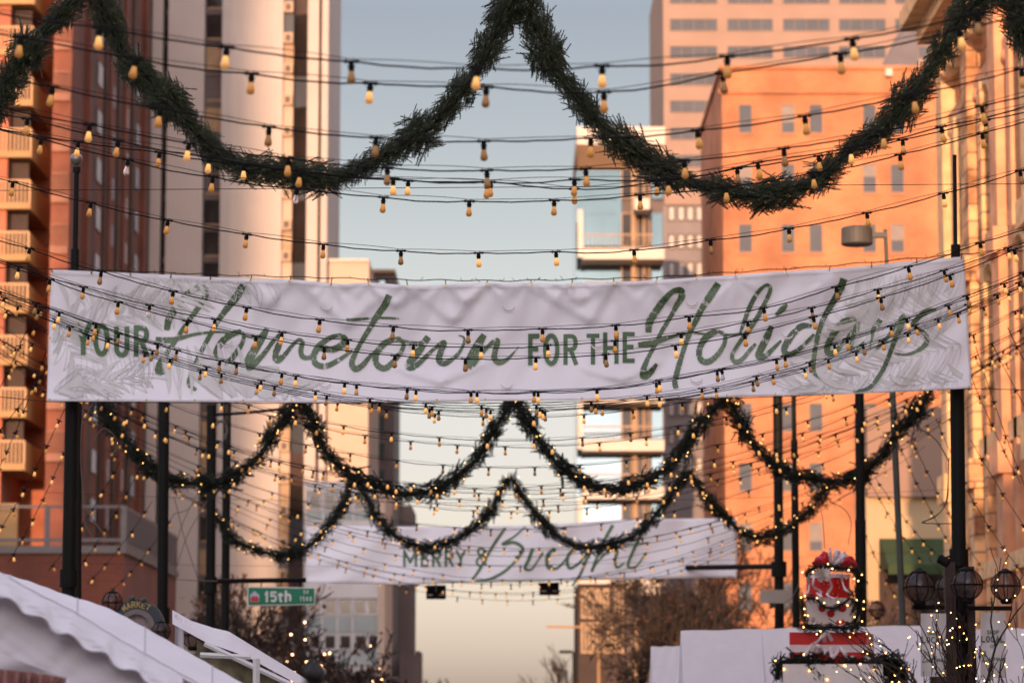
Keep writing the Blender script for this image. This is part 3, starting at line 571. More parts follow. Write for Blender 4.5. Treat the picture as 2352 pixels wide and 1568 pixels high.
# pale pine-needle print on both ends
def inside(x, y):
    u, v = ban_uv(x, y); return .004 < u < .996 and .015 < v < .985
def needle_print(lines, fills, x, y, ang, L, wd, fill=False, lw=1.3):
    dx, dy = math.cos(ang), math.sin(ang); n_ = 12; up = []; dn = []
    for i in range(n_ + 1):
        u = i / n_; h = wd * math.sin(math.pi * u ** .8) ** .8 if 0 < u < 1 else 0
        cx_, cy_ = x + dx * L * u + dy * 6 * math.sin(u * 3), y + dy * L * u - dx * 6 * math.sin(u * 3); up.append((cx_ - dy * h, cy_ + dx * h)); dn.append((cx_ + dy * h, cy_ - dx * h))
    def runs(P):
        cur = []
        for q in P:
            if inside(*q): cur.append((q[0], q[1], lw))
            else:
                if len(cur) > 1: yield np.array(cur)
                cur = []
        if len(cur) > 1: yield np.array(cur)
    for r_ in runs(up + dn[::-1]): ribbon(lines, r_, BP, 1, .003)
    if fill:
        c_ = [((a[0] + b[0]) / 2, (a[1] + b[1]) / 2, math.hypot(a[0] - b[0], a[1] - b[1]) * .8 + .5) for a, b in zip(up, dn)]
        c_ = [q for q in c_ if inside(q[0], q[1] - q[2] / 2) and inside(q[0], q[1] + q[2] / 2)]
        if len(c_) > 1: ribbon(fills, np.array(c_), BP, 1, .0025)
LN = MB(); FL = MB()
def branch(x0, y0, x1, y1, n_, L, spread, sides=(1, -1), fillp=.35, wd=6):
    for i in range(n_):
        u = (i + random.random() * .6) / n_; x = x0 + (x1 - x0) * u; y = y0 + (y1 - y0) * u; base = math.atan2(y1 - y0, x1 - x0)
        for s_ in sides:
            needle_print(LN, FL, x, y, base + s_ * (spread + random.uniform(-.2, .2)), L * random.uniform(.7, 1.15), wd * random.uniform(.6, 1.1), random.random() < fillp)
branch(120, 780, 520, 640, 26, 85, .75); branch(125, 640, 420, 700, 20, 70, .9, (1,)); branch(190, 800, 560, 790, 22, 110, 1.5, (1,), .4, 7)
branch(115, 900, 330, 860, 14, 70, .5); branch(430, 850, 690, 915, 12, 90, .5, (1, -1), .7, 14); branch(330, 640, 640, 650, 16, 55, 1.2, (1,)); branch(120, 700, 200, 900, 14, 80, .7)
LN.build('leaf_line_print', M_leafline, banner); FL.build('leaf_fill_print', M_leafprint, banner); LN = MB(); FL = MB()
branch(2210, 790, 1830, 900, 22, 95, .7); branch(2210, 620, 1960, 640, 20, 80, 1.2, (-1,)); branch(2200, 700, 1900, 780, 18, 85, .8); branch(2050, 650, 1880, 830, 16, 90, .5); branch(2225, 870, 1950, 895, 14, 60, .6); branch(1950, 890, 1830, 880, 5, 60, .5, (1, -1), .6, 9)
LN.build('leaf_line_print', M_leafline, banner); FL.build('leaf_fill_print', M_leafprint, banner)
# wind slits: half-moon ribbons on the cloth, dark gap line and painted edge highlight
M_slit = mat('painted_slit_highlight', (.85, .78, .74), .4, .05, 5); M_slitd = mat('slit_gap', (.26, .22, .25), .6, .05, 5)
SL = MB(); SD = MB()
for sx, sy in [(750, 711), (949, 795), (746, 886), (1169, 711), (1164, 889), (1372, 796), (1589, 700), (1599, 876), (520, 789), (313, 870), (1809, 772)]:
    P = np.array([(sx + 14 * math.cos(a), sy - 8 + 13 * math.sin(a), 2.0 * math.sin(a) + .4) for a in np.linspace(.25, 2.9, 14)])
    ribbon(SL, P, BP, 1, .012); P2 = P.copy(); P2[:, 1] -= 2.0; ribbon(SD, P2, BP, 1, .008)
SL.build('wind_slit_highlight', M_slit, banner); SD.build('wind_slit_gap', M_slitd, banner)
GR = MB(); CLIPS = MB()
tops = [120, 210, 300, 392, 483, 575, 665, 760, 847, 937, 1023, 1117, 1221, 1312, 1411, 1507, 1600, 1690, 1806, 1905, 2002, 2105, 2208]
def topw(x): return float(np.interp(x, [60, 117, 600, 900, 1176, 1500, 1900, 2214, 2300], [617, 620, 637, 645, 648, 640, 614, 586, 578]))
for x in tops:
    y = float(np.interp(x, tx[:, 0], tx[:, 1])) + 4; c_ = BP(x, y, .006)
    GR.tube([c_, c_ + Vector((0, -.004, 0))], .014, 10)
    w_ = W(x + random.uniform(-4, 4), topw(x) - 2, DB); CLIPS.tube([c_ - Vector((0, 0, .01)), w_ + Vector((0, 0, .012))], .006, 5)
for x in np.linspace(114, 2226, 20):
    y = float(np.interp(x, bxx[:, 0], bxx[:, 1])) - 4; c_ = BP(x, y, .006); GR.tube([c_, c_ + Vector((0, -.004, 0))], .013, 10)
for x, y in ((113, 775), (2224, 745)): c_ = BP(x, y, .006); GR.tube([c_, c_ + Vector((0, -.004, 0))], .013, 10)
GR.build('grommets', M_brass, banner); CLIPS.build('hanging_ties', M_wire, banner)
# stitched hem as a slightly darker line
HM = MB()
ribbon(HM, np.array([(x, float(np.interp(x, tx[:, 0], tx[:, 1])) + 10, .9) for x in np.linspace(120, 2212, 240)]), BP, 1, .003)
HM.build('stitched_hem', M_leafline, banner)
tc_ = MB(); tc_.tube(wig([W(x, topw(x) - 3, DB) for x in np.linspace(-60, 2420, 160)], .008, .12), .006, 5)
for i in range(90):
    x = random.uniform(250, 2200); p0 = W(x, topw(x) - 3, DB); tc_.tube([p0, p0 + Vector((random.uniform(-.04, .04), 0, random.uniform(-.02, .05)))], .003, 4)
tag(tc_.build('steel_cable', M_wire), "rusty span wire the large banner's top edge is tied to", 'cable', 'steel span cables')
bc_ = MB(); bc_.tube([W(x, y, DB + .05) for x, y in ((-60, 905), (108, 922), (600, 926), (1176, 925), (1700, 914), (2232, 892), (2420, 897))], .005, 5)
tag(bc_.build('steel_cable', M_wire), "span wire along the large banner's lower edge", 'cable', 'steel span cables')

# second banner
DB2 = 70.0
T2 = np.array([(704, 1210), (784, 1206), (951, 1209), (1100, 1208), (1251, 1205), (1417, 1193), (1567, 1190), (1690, 1189)]); Bt2 = np.array([(702, 1338), (947, 1342), (1120, 1336), (1284, 1333), (1567, 1327), (1696, 1325)])
def d2(x, y): return .05 * math.sin(x / 140) + .03 * math.sin((x + y) / 31) + .02 * math.sin(x / 13.0) * math.exp(-(y - 1195) / 40) - .10 * ((y - 1200) / 140) ** 2 + .025 * math.exp(-((x - 740) / 60) ** 2) * math.sin((x * .3 + y) / 9)
def BP2(x, y, off=0.0): return W(x, y, DB2 + d2(x, y) - off * 2)
banner2 = thing('banner', W(1190, 1270, DB2), "smaller distant white banner reading MERRY & Bright", 'banner', 'white street banners')
mb = MB(); mb.grid(lambda i, j: BP2(703 + i * 990, (1 - j) * np.interp(703 + i * 990, T2[:, 0], T2[:, 1]) + j * np.interp(703 + i * 990, Bt2[:, 0], Bt2[:, 1])), 150, 18)
c2 = mb.build('cloth', M_ban, banner2, smooth=True); md = c2.modifiers.new('thick', 'SOLIDIFY'); md.thickness = .003; md.offset = 1
mb = MB()
for ch, a, b in (('M', 926, 958), ('E', 966, 984), ('R', 992, 1013), ('R', 1021, 1042), ('Y', 1046, 1070), ('&', 1092, 1120)): letter(mb, ch, a, b, 1262 if ch != '&' else 1255, 1301, 5.5, BP2)
mb.build('lettering', M_inksolid, banner2, label='green capitals MERRY &')
def S3(pts): return crom([(784 + x / 3, 1045 + y / 3, w_ / 3) for x, y, w_ in pts], 6)
mb = MB()
for pts in ([(1130, 500, 18), (1060, 600, 22), (1000, 700, 20), (950, 790, 20), (905, 850, 16)], [(1270, 490, 10), (1190, 560, 14), (1110, 612, 20), (1190, 600, 24), (1250, 640, 24), (1225, 695, 22), (1170, 760, 18), (1100, 815, 20), (1010, 855, 18), (920, 862, 12)],
            [(1320, 640, 24), (1290, 720, 26), (1265, 778, 22), (1310, 785, 16), (1350, 730, 12), (1390, 670, 16)], [(1470, 640, 22), (1420, 690, 24), (1425, 768, 26), (1490, 775, 18), (1550, 710, 12)], [(1560, 560, 16), (1540, 590, 12)],
            [(1690, 640, 18), (1610, 645, 22), (1560, 700, 24), (1570, 775, 22), (1640, 740, 16), (1715, 645, 20), (1680, 740, 20), (1640, 830, 18), (1590, 900, 12)],
            [(1870, 480, 22), (1820, 570, 22), (1770, 680, 20), (1725, 800, 20), (1760, 740, 12), (1840, 660, 16), (1900, 655, 20), (1885, 720, 20), (1900, 772, 18), (1950, 740, 12)],
            [(2070, 540, 18), (2010, 660, 20), (1975, 760, 20), (2030, 765, 14), (2100, 670, 10)], [(1960, 620, 12), (2120, 600, 10)]): ribbon(mb, S3(pts), BP2, 2, .005, .05)
mb.build('lettering', M_inksolid, banner2, label='green brush script word Bright')

# ------------------------------------------------------------------ ground
def sheet(name, x0, x1, y0, y1, z, m): return MB().box(x0, x1, y0, y1, z - .05, z).build(name, m, kind='structure')
sheet('ground', -900, 900, -400, 1500, -.004, mat('dry_ground', (.16, .14, .11), .95, .3, .05))
sheet('road', -5.0, 5.0, -100, 900, .004, M_asphalt)
for n_, a, b in (('pavement', -11, -5), ('pavement', 5, 11)):
    MB().box(a, b, -100, 700, -.02, .14).build(n_, M_pave, kind='structure')
sheet('cross_street', -300, 300, 84, 98, .16, M_asphalt)

# ------------------------------------------------------------------ buildings
def facade_window(parent, x0, x1, y0, y1, d, mglass, mframe, fw=.12, name='window', mull=0):
    a = W(x0, (y0 + y1) / 2, d).x; b = W(x1, (y0 + y1) / 2, d).x; z0 = W(0, y1, d).z; z1 = W(0, y0, d).z
    fr = MB()
    fr.box(a, b, d - .05, d + .02, z0, z0 + fw); fr.box(a, b, d - .05, d + .02, z1 - fw, z1); fr.box(a, a + fw, d - .05, d + .02, z0 + fw, z1 - fw); fr.box(b - fw, b, d - .05, d + .02, z0 + fw, z1 - fw)
    for k in range(mull): xm = a + (b - a) * (k + 1) / (mull + 1); fr.box(xm - fw * .3, xm + fw * .3, d - .04, d + .02, z0 + fw, z1 - fw)
    f = fr.build(name, mframe, parent); MB().box(a + fw, b - fw, d + .005, d + .015, z0 + fw, z1 - fw).build('pane', mglass, f); return f

M_brickO = brickmat('orange_brick', (.43, .150, .058), (.47, .168, .068), (.43, .19, .095), .6, .2)
M_brickOs = brickmat('orange_brick_side', (.43, .150, .058), (.47, .168, .068), (.43, .19, .095), .6, .2, 'YZ')
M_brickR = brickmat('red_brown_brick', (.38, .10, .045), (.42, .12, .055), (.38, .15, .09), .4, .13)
M_brickRshade = brickmat('shaded_red_brown_brick_side', (.14, .033, .014), (.16, .040, .018), (.15, .05, .03), .4, .13, 'YZ')  # same brick darkened: the shade of the side face is put into the colour
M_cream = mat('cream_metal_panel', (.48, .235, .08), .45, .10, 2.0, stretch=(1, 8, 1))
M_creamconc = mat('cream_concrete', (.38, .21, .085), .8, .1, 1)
M_salmon = mat('salmon_concrete', (.29, .185, .135), .8, .08, .4)
M_towerw = brickmat('ribbed_white_panel', (.58, .49, .44), (.565, .475, .425), (.47, .39, .34), .42, 2.16, stain=.08, bump=.2)
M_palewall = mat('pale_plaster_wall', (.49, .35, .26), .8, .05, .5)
M_darkglass = mat('dark_window_glass', (.030, .022, .020), .06, .3, .6, spec=.2)
M_greyglass = mat('grey_window_glass', (.085, .088, .10), .5, .12, .5, spec=.1)
M_blueglass = mat('blue_grey_glass', (.105, .140, .158), .03, .10, .3, metal=.9)
M_bronze = mat('bronze_frame', (.30, .17, .08), .5, .15, 2)
M_brownrec = mat('dark_brown_recess', (.040, .018, .011), .7, .2, 1)
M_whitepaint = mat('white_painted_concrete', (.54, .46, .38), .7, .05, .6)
M_brownpanel = mat('brown_grey_panel', (.095, .062, .055), .6, .15, .8)
M_greymetal = mat('grey_metal_rail', (.11, .09, .085), .5, .1, 3)

# balcony building, far left
b1 = thing('apartment_building', (-32, 175, 0), "red brown brick apartment tower with cream balconies at left", 'building')
D1 = 157.0; XR = W(155, 700, 158.5).x; ZT = 60.0
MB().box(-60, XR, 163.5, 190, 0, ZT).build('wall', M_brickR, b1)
MB().box(XR, XR + .02, 158.45, 190, 0, ZT).build('side_wall', M_brickRshade, b1)
MB().box(W(112, 700, 158.5).x, XR, 158.5, 163.5, 0, ZT).build('corner_pier', M_brickR, b1)
xl = W(8, 700, D1).x; xb = W(62.5, 700, D1).x
MB().box(-60, xl, D1 + .3, 163.5, 0, ZT).build('pilaster', M_brickR, b1)
FLH = 122 * px2m(D1)
zf0 = W(0, 361, D1).z                                             # slab underside of one balcony
for k in range(-15, 4):
    z = zf0 + k * FLH
    if z < 14.0: continue
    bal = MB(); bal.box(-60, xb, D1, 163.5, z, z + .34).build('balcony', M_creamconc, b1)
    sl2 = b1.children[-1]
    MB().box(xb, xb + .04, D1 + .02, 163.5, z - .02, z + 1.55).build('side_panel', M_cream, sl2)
    rl = MB(); rl.box(-60, xb, D1 + .02, D1 + .07, z + 1.50, z + 1.58)
    x = xb
    while x > -29.5: rl.box(x - .07, x, D1 + .03, D1 + .06, z + .34, z + 1.5); x -= .21
    rl.build('railing', M_cream, sl2)
    dk = MB(); dk.box(-29.5, xb - .25, 158.2, 158.3, z + .36, z + FLH - .02); dk.build('balcony_shade_sheet', M_brownrec, sl2)  # added dark sheet standing in for the shade inside the balcony
# strip of wall right of the balconies has its own slim railings
M_brkrail = mat('orange_painted_railing', (.42, .16, .08), .6, .1, 3)
xs0 = W(112, 700, 158.5).x + .06
for k in range(-15, 4):
    z = zf0 + k * FLH + 1.0
    if z < 14: continue
    g = MB()
    for i in range(9): x = xs0 + (XR - xs0 - .1) * i / 8; g.box(x, x + .04, 158.36, 158.40, z, z + 1.15)
    g.box(xs0, XR - .05, 158.34, 158.42, z + 1.15, z + 1.22); g.box(xs0 - .04, XR - .03, 158.32, 158.5, z - .42, z); g.build('slim_railing', M_brkrail, b1)
M_sidewin = mat('pale_sky_window', (.35, .40, .45), .08, .1, .3, spec=1.0)
for xc in (209, 240, 272, 300):                              # windows of the street side
    d = -XR * FPX / (CX - xc) if False else abs(XR) * FPX / (CX - xc)
    for k in range(-15, 4):
        z = zf0 + k * FLH + .9
        if z < 12: continue
        hh = 1.3
        f = MB().box(XR + .02, XR + .07, d - 1.0, d + 1.0, z - .06, z + hh + .06).build('window', M_brownrec, b1)
        MB().box(XR + .07, XR + .09, d - .85, d + .85, z, z + hh).build('pane', M_sidewin, f)
for xc, wd in ((190, .9), (222, .5), (254, .7), (287, .8), (322, 1.0)):
    d = abs(XR) * FPX / (CX - xc)
    MB().box(XR - .0, XR + .16, d - wd, d + wd, 10, ZT).build('recess_shade_strip', M_brownrec, b1)  # raised dark strip, the shade of a recess is only in its colour
for xc in (178, 228, 262, 310):
    d = abs(XR) * FPX / (CX - xc)
    MB().box(XR + .01, XR + .32, d - .5, d + .5, 10, ZT).build('pier', M_brickRshade, b1)
# podium in front of it
pd = thing('podium_building', (-28, 150, 0), "low red brick podium with grey metal terrace railing", 'building')
PX = W(283, 1300, 140).x; PZ = W(0, 1270, 140).z; PT = W(0, 1160, 140).z
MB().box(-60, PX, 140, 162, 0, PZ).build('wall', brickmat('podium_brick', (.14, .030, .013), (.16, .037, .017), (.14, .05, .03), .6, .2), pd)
MB().box(PX, PX + .02, 140, 162, 0, PZ).build('side_wall', M_brickRshade, pd)
MB().box(-60, PX + .15, 139.85, 162.1, PZ, PZ + .35).build('coping', M_greymetal, pd)
rl = MB(); rl.box(-60, PX, 139.95, 140.05, PT - .12, PT); rl.box(-60, PX, 139.95, 140.05, PZ + .55, PZ + .7)
rl.box(PX - .05, PX + .05, 140, 162, PT - .12, PT); rl.box(PX - .05, PX + .05, 140, 162, PZ + .35, PZ + .6)
for i in range(4): x = PX - i * 3.6; rl.box(x - .12, x + .12, 139.93, 140.07, PZ + .35, PT)
for i in range(6): y = 140 + i * 4.2; rl.box(PX - .06, PX + .06, y - .06, y + .06, PZ + .35, PT)
rl.build('railing', M_greymetal, pd)
M_mesh = mat('grey_mesh_screen', (.075, .055, .05), .7, .1, 4)
MB().box(PX + .06, PX + .08, 140.3, 161.8, PZ + .6, PT - .14).build('screen', M_mesh, pd)
MB().box(-60, PX - 5.2, 141.2, 141.4, PZ + .35, PT + .2).build('cream_wall', M_creamconc, pd)

# white ribbed tower
b2 = thing('tower_building', (-23, 210, 0), "white ribbed residential tower with dark window strips", 'building')
D2 = 200.0; ZB = 62
def xr(x, d=D2): return W(x, 640, d).x
for a, b in ((300, 365), (378, 462), (503, 645), (702, 728), (735, 750)):
    MB().box(xr(a), xr(b), D2, D2 + 14, 0, ZB).build('wall', M_towerw, b2)
MB().box(xr(300) + .1, xr(750) - .1, D2 + 1.2, D2 + 16, 0, ZB - .5).build('core', M_brownrec, b2)
FL2 = 74 * px2m(D2); z20 = W(0, 27, D2).z
for a, b, mm in ((365, 378, M_brownpanel), (462, 503, M_darkglass)):
    for k in range(-26, 2):
        z = z20 + k * FL2
        if z < 0: continue
        s_ = MB().box(xr(a), xr(b), D2 + .9, D2 + 1.15, z, z + .38).build('spandrel', M_brownpanel, b2)
        f = MB().box(xr(a) + .05, xr(b) - .05, D2 + 1.0, D2 + 1.16, z + .40, z + FL2 - .02).build('window', random.choice([M_darkglass, M_darkglass, M_brownpanel, M_bronze]) if a == 462 else M_darkglass, b2)
        if a == 462: MB().box(xr(a) + .1, xr(b) - .1, D2 + .97, D2 + 1.0, z + .42, z + .55).build('rail', M_bronze, f)
for k in range(-26, 2):                                           # air conditioner strip and bay windows
    z = z20 + k * FL2
    if z < 0: continue
    MB().box(xr(645), xr(668), D2 + .5, D2 + 1.1, z + .0, z + FL2).build('bay_panel', random.choice([M_palewall, M_greyglass, M_bronze, M_palewall]), b2)
    ac = MB(); ac.box(xr(646), xr(667), D2 + .1, D2 + .5, z, z + .72); a_ = ac.build('air_conditioner', mat('tan_metal_box', (.45, .30, .18), .6, .1, 3), b2)
    MB().box(xr(650), xr(662), D2 + .07, D2 + .1, z + .14, z + .58).build('grille', M_brownpanel, a_)
    bw = MB(); bw.add([(xr(668), D2 + 1.1, z + .5), (xr(702), D2 + .1, z + .35), (xr(702), D2 + .1, z + FL2 - .15), (xr(668), D2 + 1.1, z + FL2)], [(0, 1, 2, 3)]); bw.add([(xr(668), D2 + 1.09, z), (xr(702), D2 + .09, z - .15), (xr(702), D2 + .09, z + .34), (xr(668), D2 + 1.09, z + .49)], [(0, 1, 2, 3)])
    bw.build('bay_window', random.choice([M_darkglass, M_greyglass, M_brownpanel]), b2)
MB().tube([(xr(731.5), D2 + .4, 0), (xr(731.5), D2 + .4, ZB)], .12, 8).build('drain_pipe', M_brownrec, b2)

# pale block and brown block behind
b3 = thing('plain_building', (-13, 235, 0), "plain pale peach slab building beside the white tower", 'building')
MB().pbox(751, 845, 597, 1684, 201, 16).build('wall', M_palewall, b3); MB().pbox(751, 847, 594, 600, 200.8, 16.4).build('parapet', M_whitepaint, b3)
b4 = thing('brown_building', (-10, 245, 0), "narrow brown building with a column of pale blue windows", 'building')
MB().pbox(845, 905, 624, 1684, 240, 12).build('wall', M_brownpanel, b4); MB().pbox(842, 908, 618, 626, 239.6, 12.8).build('cornice', M_bronze, b4)
for i in range(10):
    facade_window(b4, 864, 888, 640 + i * 62, 684 + i * 62, 239.9, M_blueglass, M_brownpanel, .15)
# low office block
b5 = thing('office_building', (-10, 190, 0), "white gridded office block with dark windows above the street sign", 'building')
D5 = 180.0
M_whitegrid = mat('white_office_frame', (.55, .50, .48), .7, .05, .6)
MB().pbox(700, 872, 1105, 1684, D5 + .4, 14).build('wall', M_whitegrid, b5)
for yy, h in ((1345, 28), (1345 - 240, 24), (1345 - 150, 20)): MB().pbox(700, 872, yy, yy + h, D5 + .15, .3).build('spandrel', M_whitegrid, b5)
for yt, yb in ((1132, 1172), (1216, 1256), (1375, 1412), (1455, 1492), (1535, 1570)):
    for x0 in (708, 743, 778, 813, 843):
        facade_window(b5, x0, x0 + (30 if x0 < 840 else 26), yt, yb, D5 + .36, M_darkglass, M_whitegrid, .1)
for yt, yb in ((1174, 1196), (1258, 1290), (1415, 1452), (1495, 1530)):
    MB().pbox(706, 870, yt, yb, D5 + .3, .1).build('spandrel_panel', mat('grey_green_panel', (.26, .28, .27), .4, .1, 1), b5)
for x0 in (700, 738.5, 773.5, 808.5, 868): MB().pbox(x0, x0 + 4, 1100, 1684, D5 + .1, .3).build('mullion', M_whitegrid, b5)
MB().pbox(870, 884, 1105, 1684, D5, 12).build('end_wall', M_palewall, b5)
b5b = thing('slim_tower', (-7, 200, 0), "slim dark brown tower with pale corner columns beside the street gap", 'building')
MB().pbox(884, 902, 1130, 1684, 195, 9).build('wall', M_brownpanel, b5b); MB().pbox(902, 914, 1120, 1684, 194.5, 9).build('corner_column', M_greymetal, b5b)
MB().pbox(914, 945, 1160, 1684, 196, 9).build('wall', M_brownpanel, b5b)
MB().pbox(917, 964, 1502, 1684, 190, 6).build('low_wing', M_brownpanel, b5b); MB().pbox(955, 964, 1494, 1503, 190, 6).build('chimney', M_brownpanel, b5b)

# glass tower
b6 = thing('glass_tower', (10, 190, 0), "glass tower with white balcony bands and dark central bay", 'building')
D6 = 206.0
MB().pbox(1325, 1430, 392, 1684, D6 + 3, 12).build('wall', M_blueglass, b6)
MB().pbox(1420, 1526, 372, 1684, D6 + 3.2, 12).build('core', M_brownpanel, b6)
MB().pbox(1325, 1528, 291, 332, D6, 15).build('roof_band', M_whitepaint, b6)
mb = MB(); za = W(0, 332, D6).z; zb_ = W(0, 392, D6 + 3).z
mb.add([(W(1325, 332, D6).x, D6 + .1, za), (W(1500, 332, D6).x, D6 + .1, za), (W(1500, 390, D6 + 3).x, D6 + 3, zb_), (W(1325, 390, D6 + 3).x, D6 + 3, zb_)], [(0, 1, 2, 3)])
mb.build('soffit', mat('tan_soffit', (.42, .27, .17), .7, .1, .5), b6)
MB().pbox(1500, 1526, 332, 372, D6 + .5, 12).build('upper_wall', M_palewall, b6)
for i, yb in enumerate((477, 587, 697, 807, 917, 1027, 1137, 1247, 1357)):
    if i > 0:
        MB().pbox(1338, 1526, yb - 18, yb + 8, D6 + .2, 2.9).build('balcony_slab', M_whitepaint, b6); s_ = b6.children[-1]
        rl = MB(); rl.pbox(1340, 1500, yb - 50, yb - 47, D6 + .3, .05)
        for x in range(1342, 1500, 9): rl.pbox(x, x + 1.2, yb - 47, yb - 18, D6 + .3, .04)
        rl.build('railing', M_bronze, s_)
    MB().pbox(1327, 1339, yb - 106, yb + 4, D6 + .05, .5).build('corner_fin', M_whitepaint, b6) if i in (1, 3, 5, 7) else None
    MB().pbox(1457, 1492, yb - 26 + 4, yb + 2 + 4 - 2, D6 + .1, 2.0).build('small_balcony', M_whitepaint, b6) if i in (0, 2, 4, 6) else None
    for x0, x1, mm in ((1345, 1382, M_blueglass), (1384, 1418, M_blueglass), (1427, 1452, M_darkglass), (1463, 1478, M_darkglass), (1480, 1492, M_darkglass), (1497, 1522, M_blueglass)):
        facade_window(b6, x0, x1, yb - 98, yb - 20, D6 + 2.9, mm, M_bronze if mm is M_darkglass else M_blueglass, .08)
MB().pbox(1453, 1462, 392, 1684, D6 + 2.4, .6).build('mullion', M_bronze, b6)

# beige office tower behind, upper right
b7 = thing('office_tower', (25, 270, 0), "tall salmon concrete office tower with bands of grey windows", 'building')
D7 = 250.0
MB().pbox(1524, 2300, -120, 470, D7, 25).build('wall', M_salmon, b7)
MB().pbox(1524, 2300, 470, 1684, D7 + .2, 25).build('lower_wall', mat('grey_facade_panel', (.20, .16, .15), .7, .1, .5), b7)  # lower storeys have plain grey facade panels
for r_ in range(-1, 7):
    y0 = -19 + 62.4 * r_
    for x0, x1 in ((1538, 1648), (1670, 1776), (1798, 1906), (1926, 2035), (2055, 2165)):
        if y0 > 150 and x0 > 1660: continue
        facade_window(b7, x0, x1, y0, y0 + 29, D7 - .02, M_greyglass, M_salmon, .05, mull=3)
for r_ in range(10):
    y0 = 470 + 64 * r_
    for x0 in (1534, 1556, 1577, 1598): facade_window(b7, x0, x0 + 17, y0 + 3, y0 + 38, D7 + .15, mat('pale_blind_glass', (.36, .30, .26), .4, .1, .5), M_brownpanel, .12)

# orange brick building
b8 = thing('brick_building', (21, 210, 0), "orange brick building with small square windows in the low sun", 'building')
D8 = 200.0; xa, xb8 = W(1663, 700, D8).x, W(2260, 700, D8).x; zt = W(0, 160, D8).z
MB().box(xa, xb8, D8, D8 + 23, 0, zt).build('wall', M_brickO, b8)
MB().box(xa - .02, xa, D8 + .02, D8 + 23, 0, zt).build('side_wall', M_brickOs, b8)
MB().box(xa - .25, xb8, D8 - .25, D8, zt - 1.7, zt - 1.4).build('string_course', M_brickO, b8)
MB().box(xa - .2, xb8, D8 - .2, D8 + 23.2, zt, zt + .25).build('parapet', M_brickO, b8)
for ri in range(9):
    y0 = 240 + 137 * ri
    for x0 in (1696, 1794, 1858, 1981, 2045):
        facade_window(b8, x0, x0 + 32, y0, y0 + 66, D8 - .02, M_greyglass, mat('tan_window_frame', (.34, .16, .08), .6, .1, 2), .05); MB().pbox(x0 - 2, x0 + 34, y0 + 67, y0 + 70.5, D8 - .12, .1).build('sill', MATS['tan_window_frame'], b8)
        if (ri * 5 + x0) % 3 == 0: MB().pbox(x0 + 2, x0 + 30, y0 + 3, y0 + 11 + (ri * 17 + x0) % 36, D8 - .035, .01).build('blind', mat('cream_blind', (.22, .17, .14), .7, .1, 2), b8)
MB().pbox(2034, 2050, 158, 174, D8 - .6, .5).build('floodlight', M_whitepaint, b8)

# awning building
b10 = thing('shop_building', (14, 112, 0), "cream rendered shop building with a green awning", 'building')
D10 = 110.0
MB().pbox(1992, 2235, 935, 1140, D10, 4).build('upper_wall', mat('beige_render', (.28, .17, .12), .8, .06, .6), b10)
MB().pbox(1992, 2235, 1140, 1684, D10 + .3, 3.6).build('wall', mat('cream_render', (.46, .31, .17), .8, .06, .6), b10)
aw = MB(); a_ = W(2027, 1235, D10 - 1).x; b_ = W(2175, 1235, D10 - 1).x; zt_, zb_ = W(0, 1236, D10).z, W(0, 1318, D10 - 2.5).z
aw.add([(a_, D10, zt_), (b_, D10, zt_), (b_, D10 - 2.5, zb_ + .35), (a_, D10 - 2.5, zb_ + .35), (b_, D10 - 2.5, zb_), (a_, D10 - 2.5, zb_), (a_, D10, zb_ + .4), (b_, D10, zb_ + .4)], [(0, 1, 2, 3), (3, 2, 4, 5), (0, 3, 6), (1, 7, 2)])
aw.build('awning', mat('green_canvas', (.030, .050, .012), .8, .15, 2), b10)
MB().box(a_, b_, D10 + .1, D10 + .3, 0, zb_ + .3).build('shopfront', M_brownrec, b10)

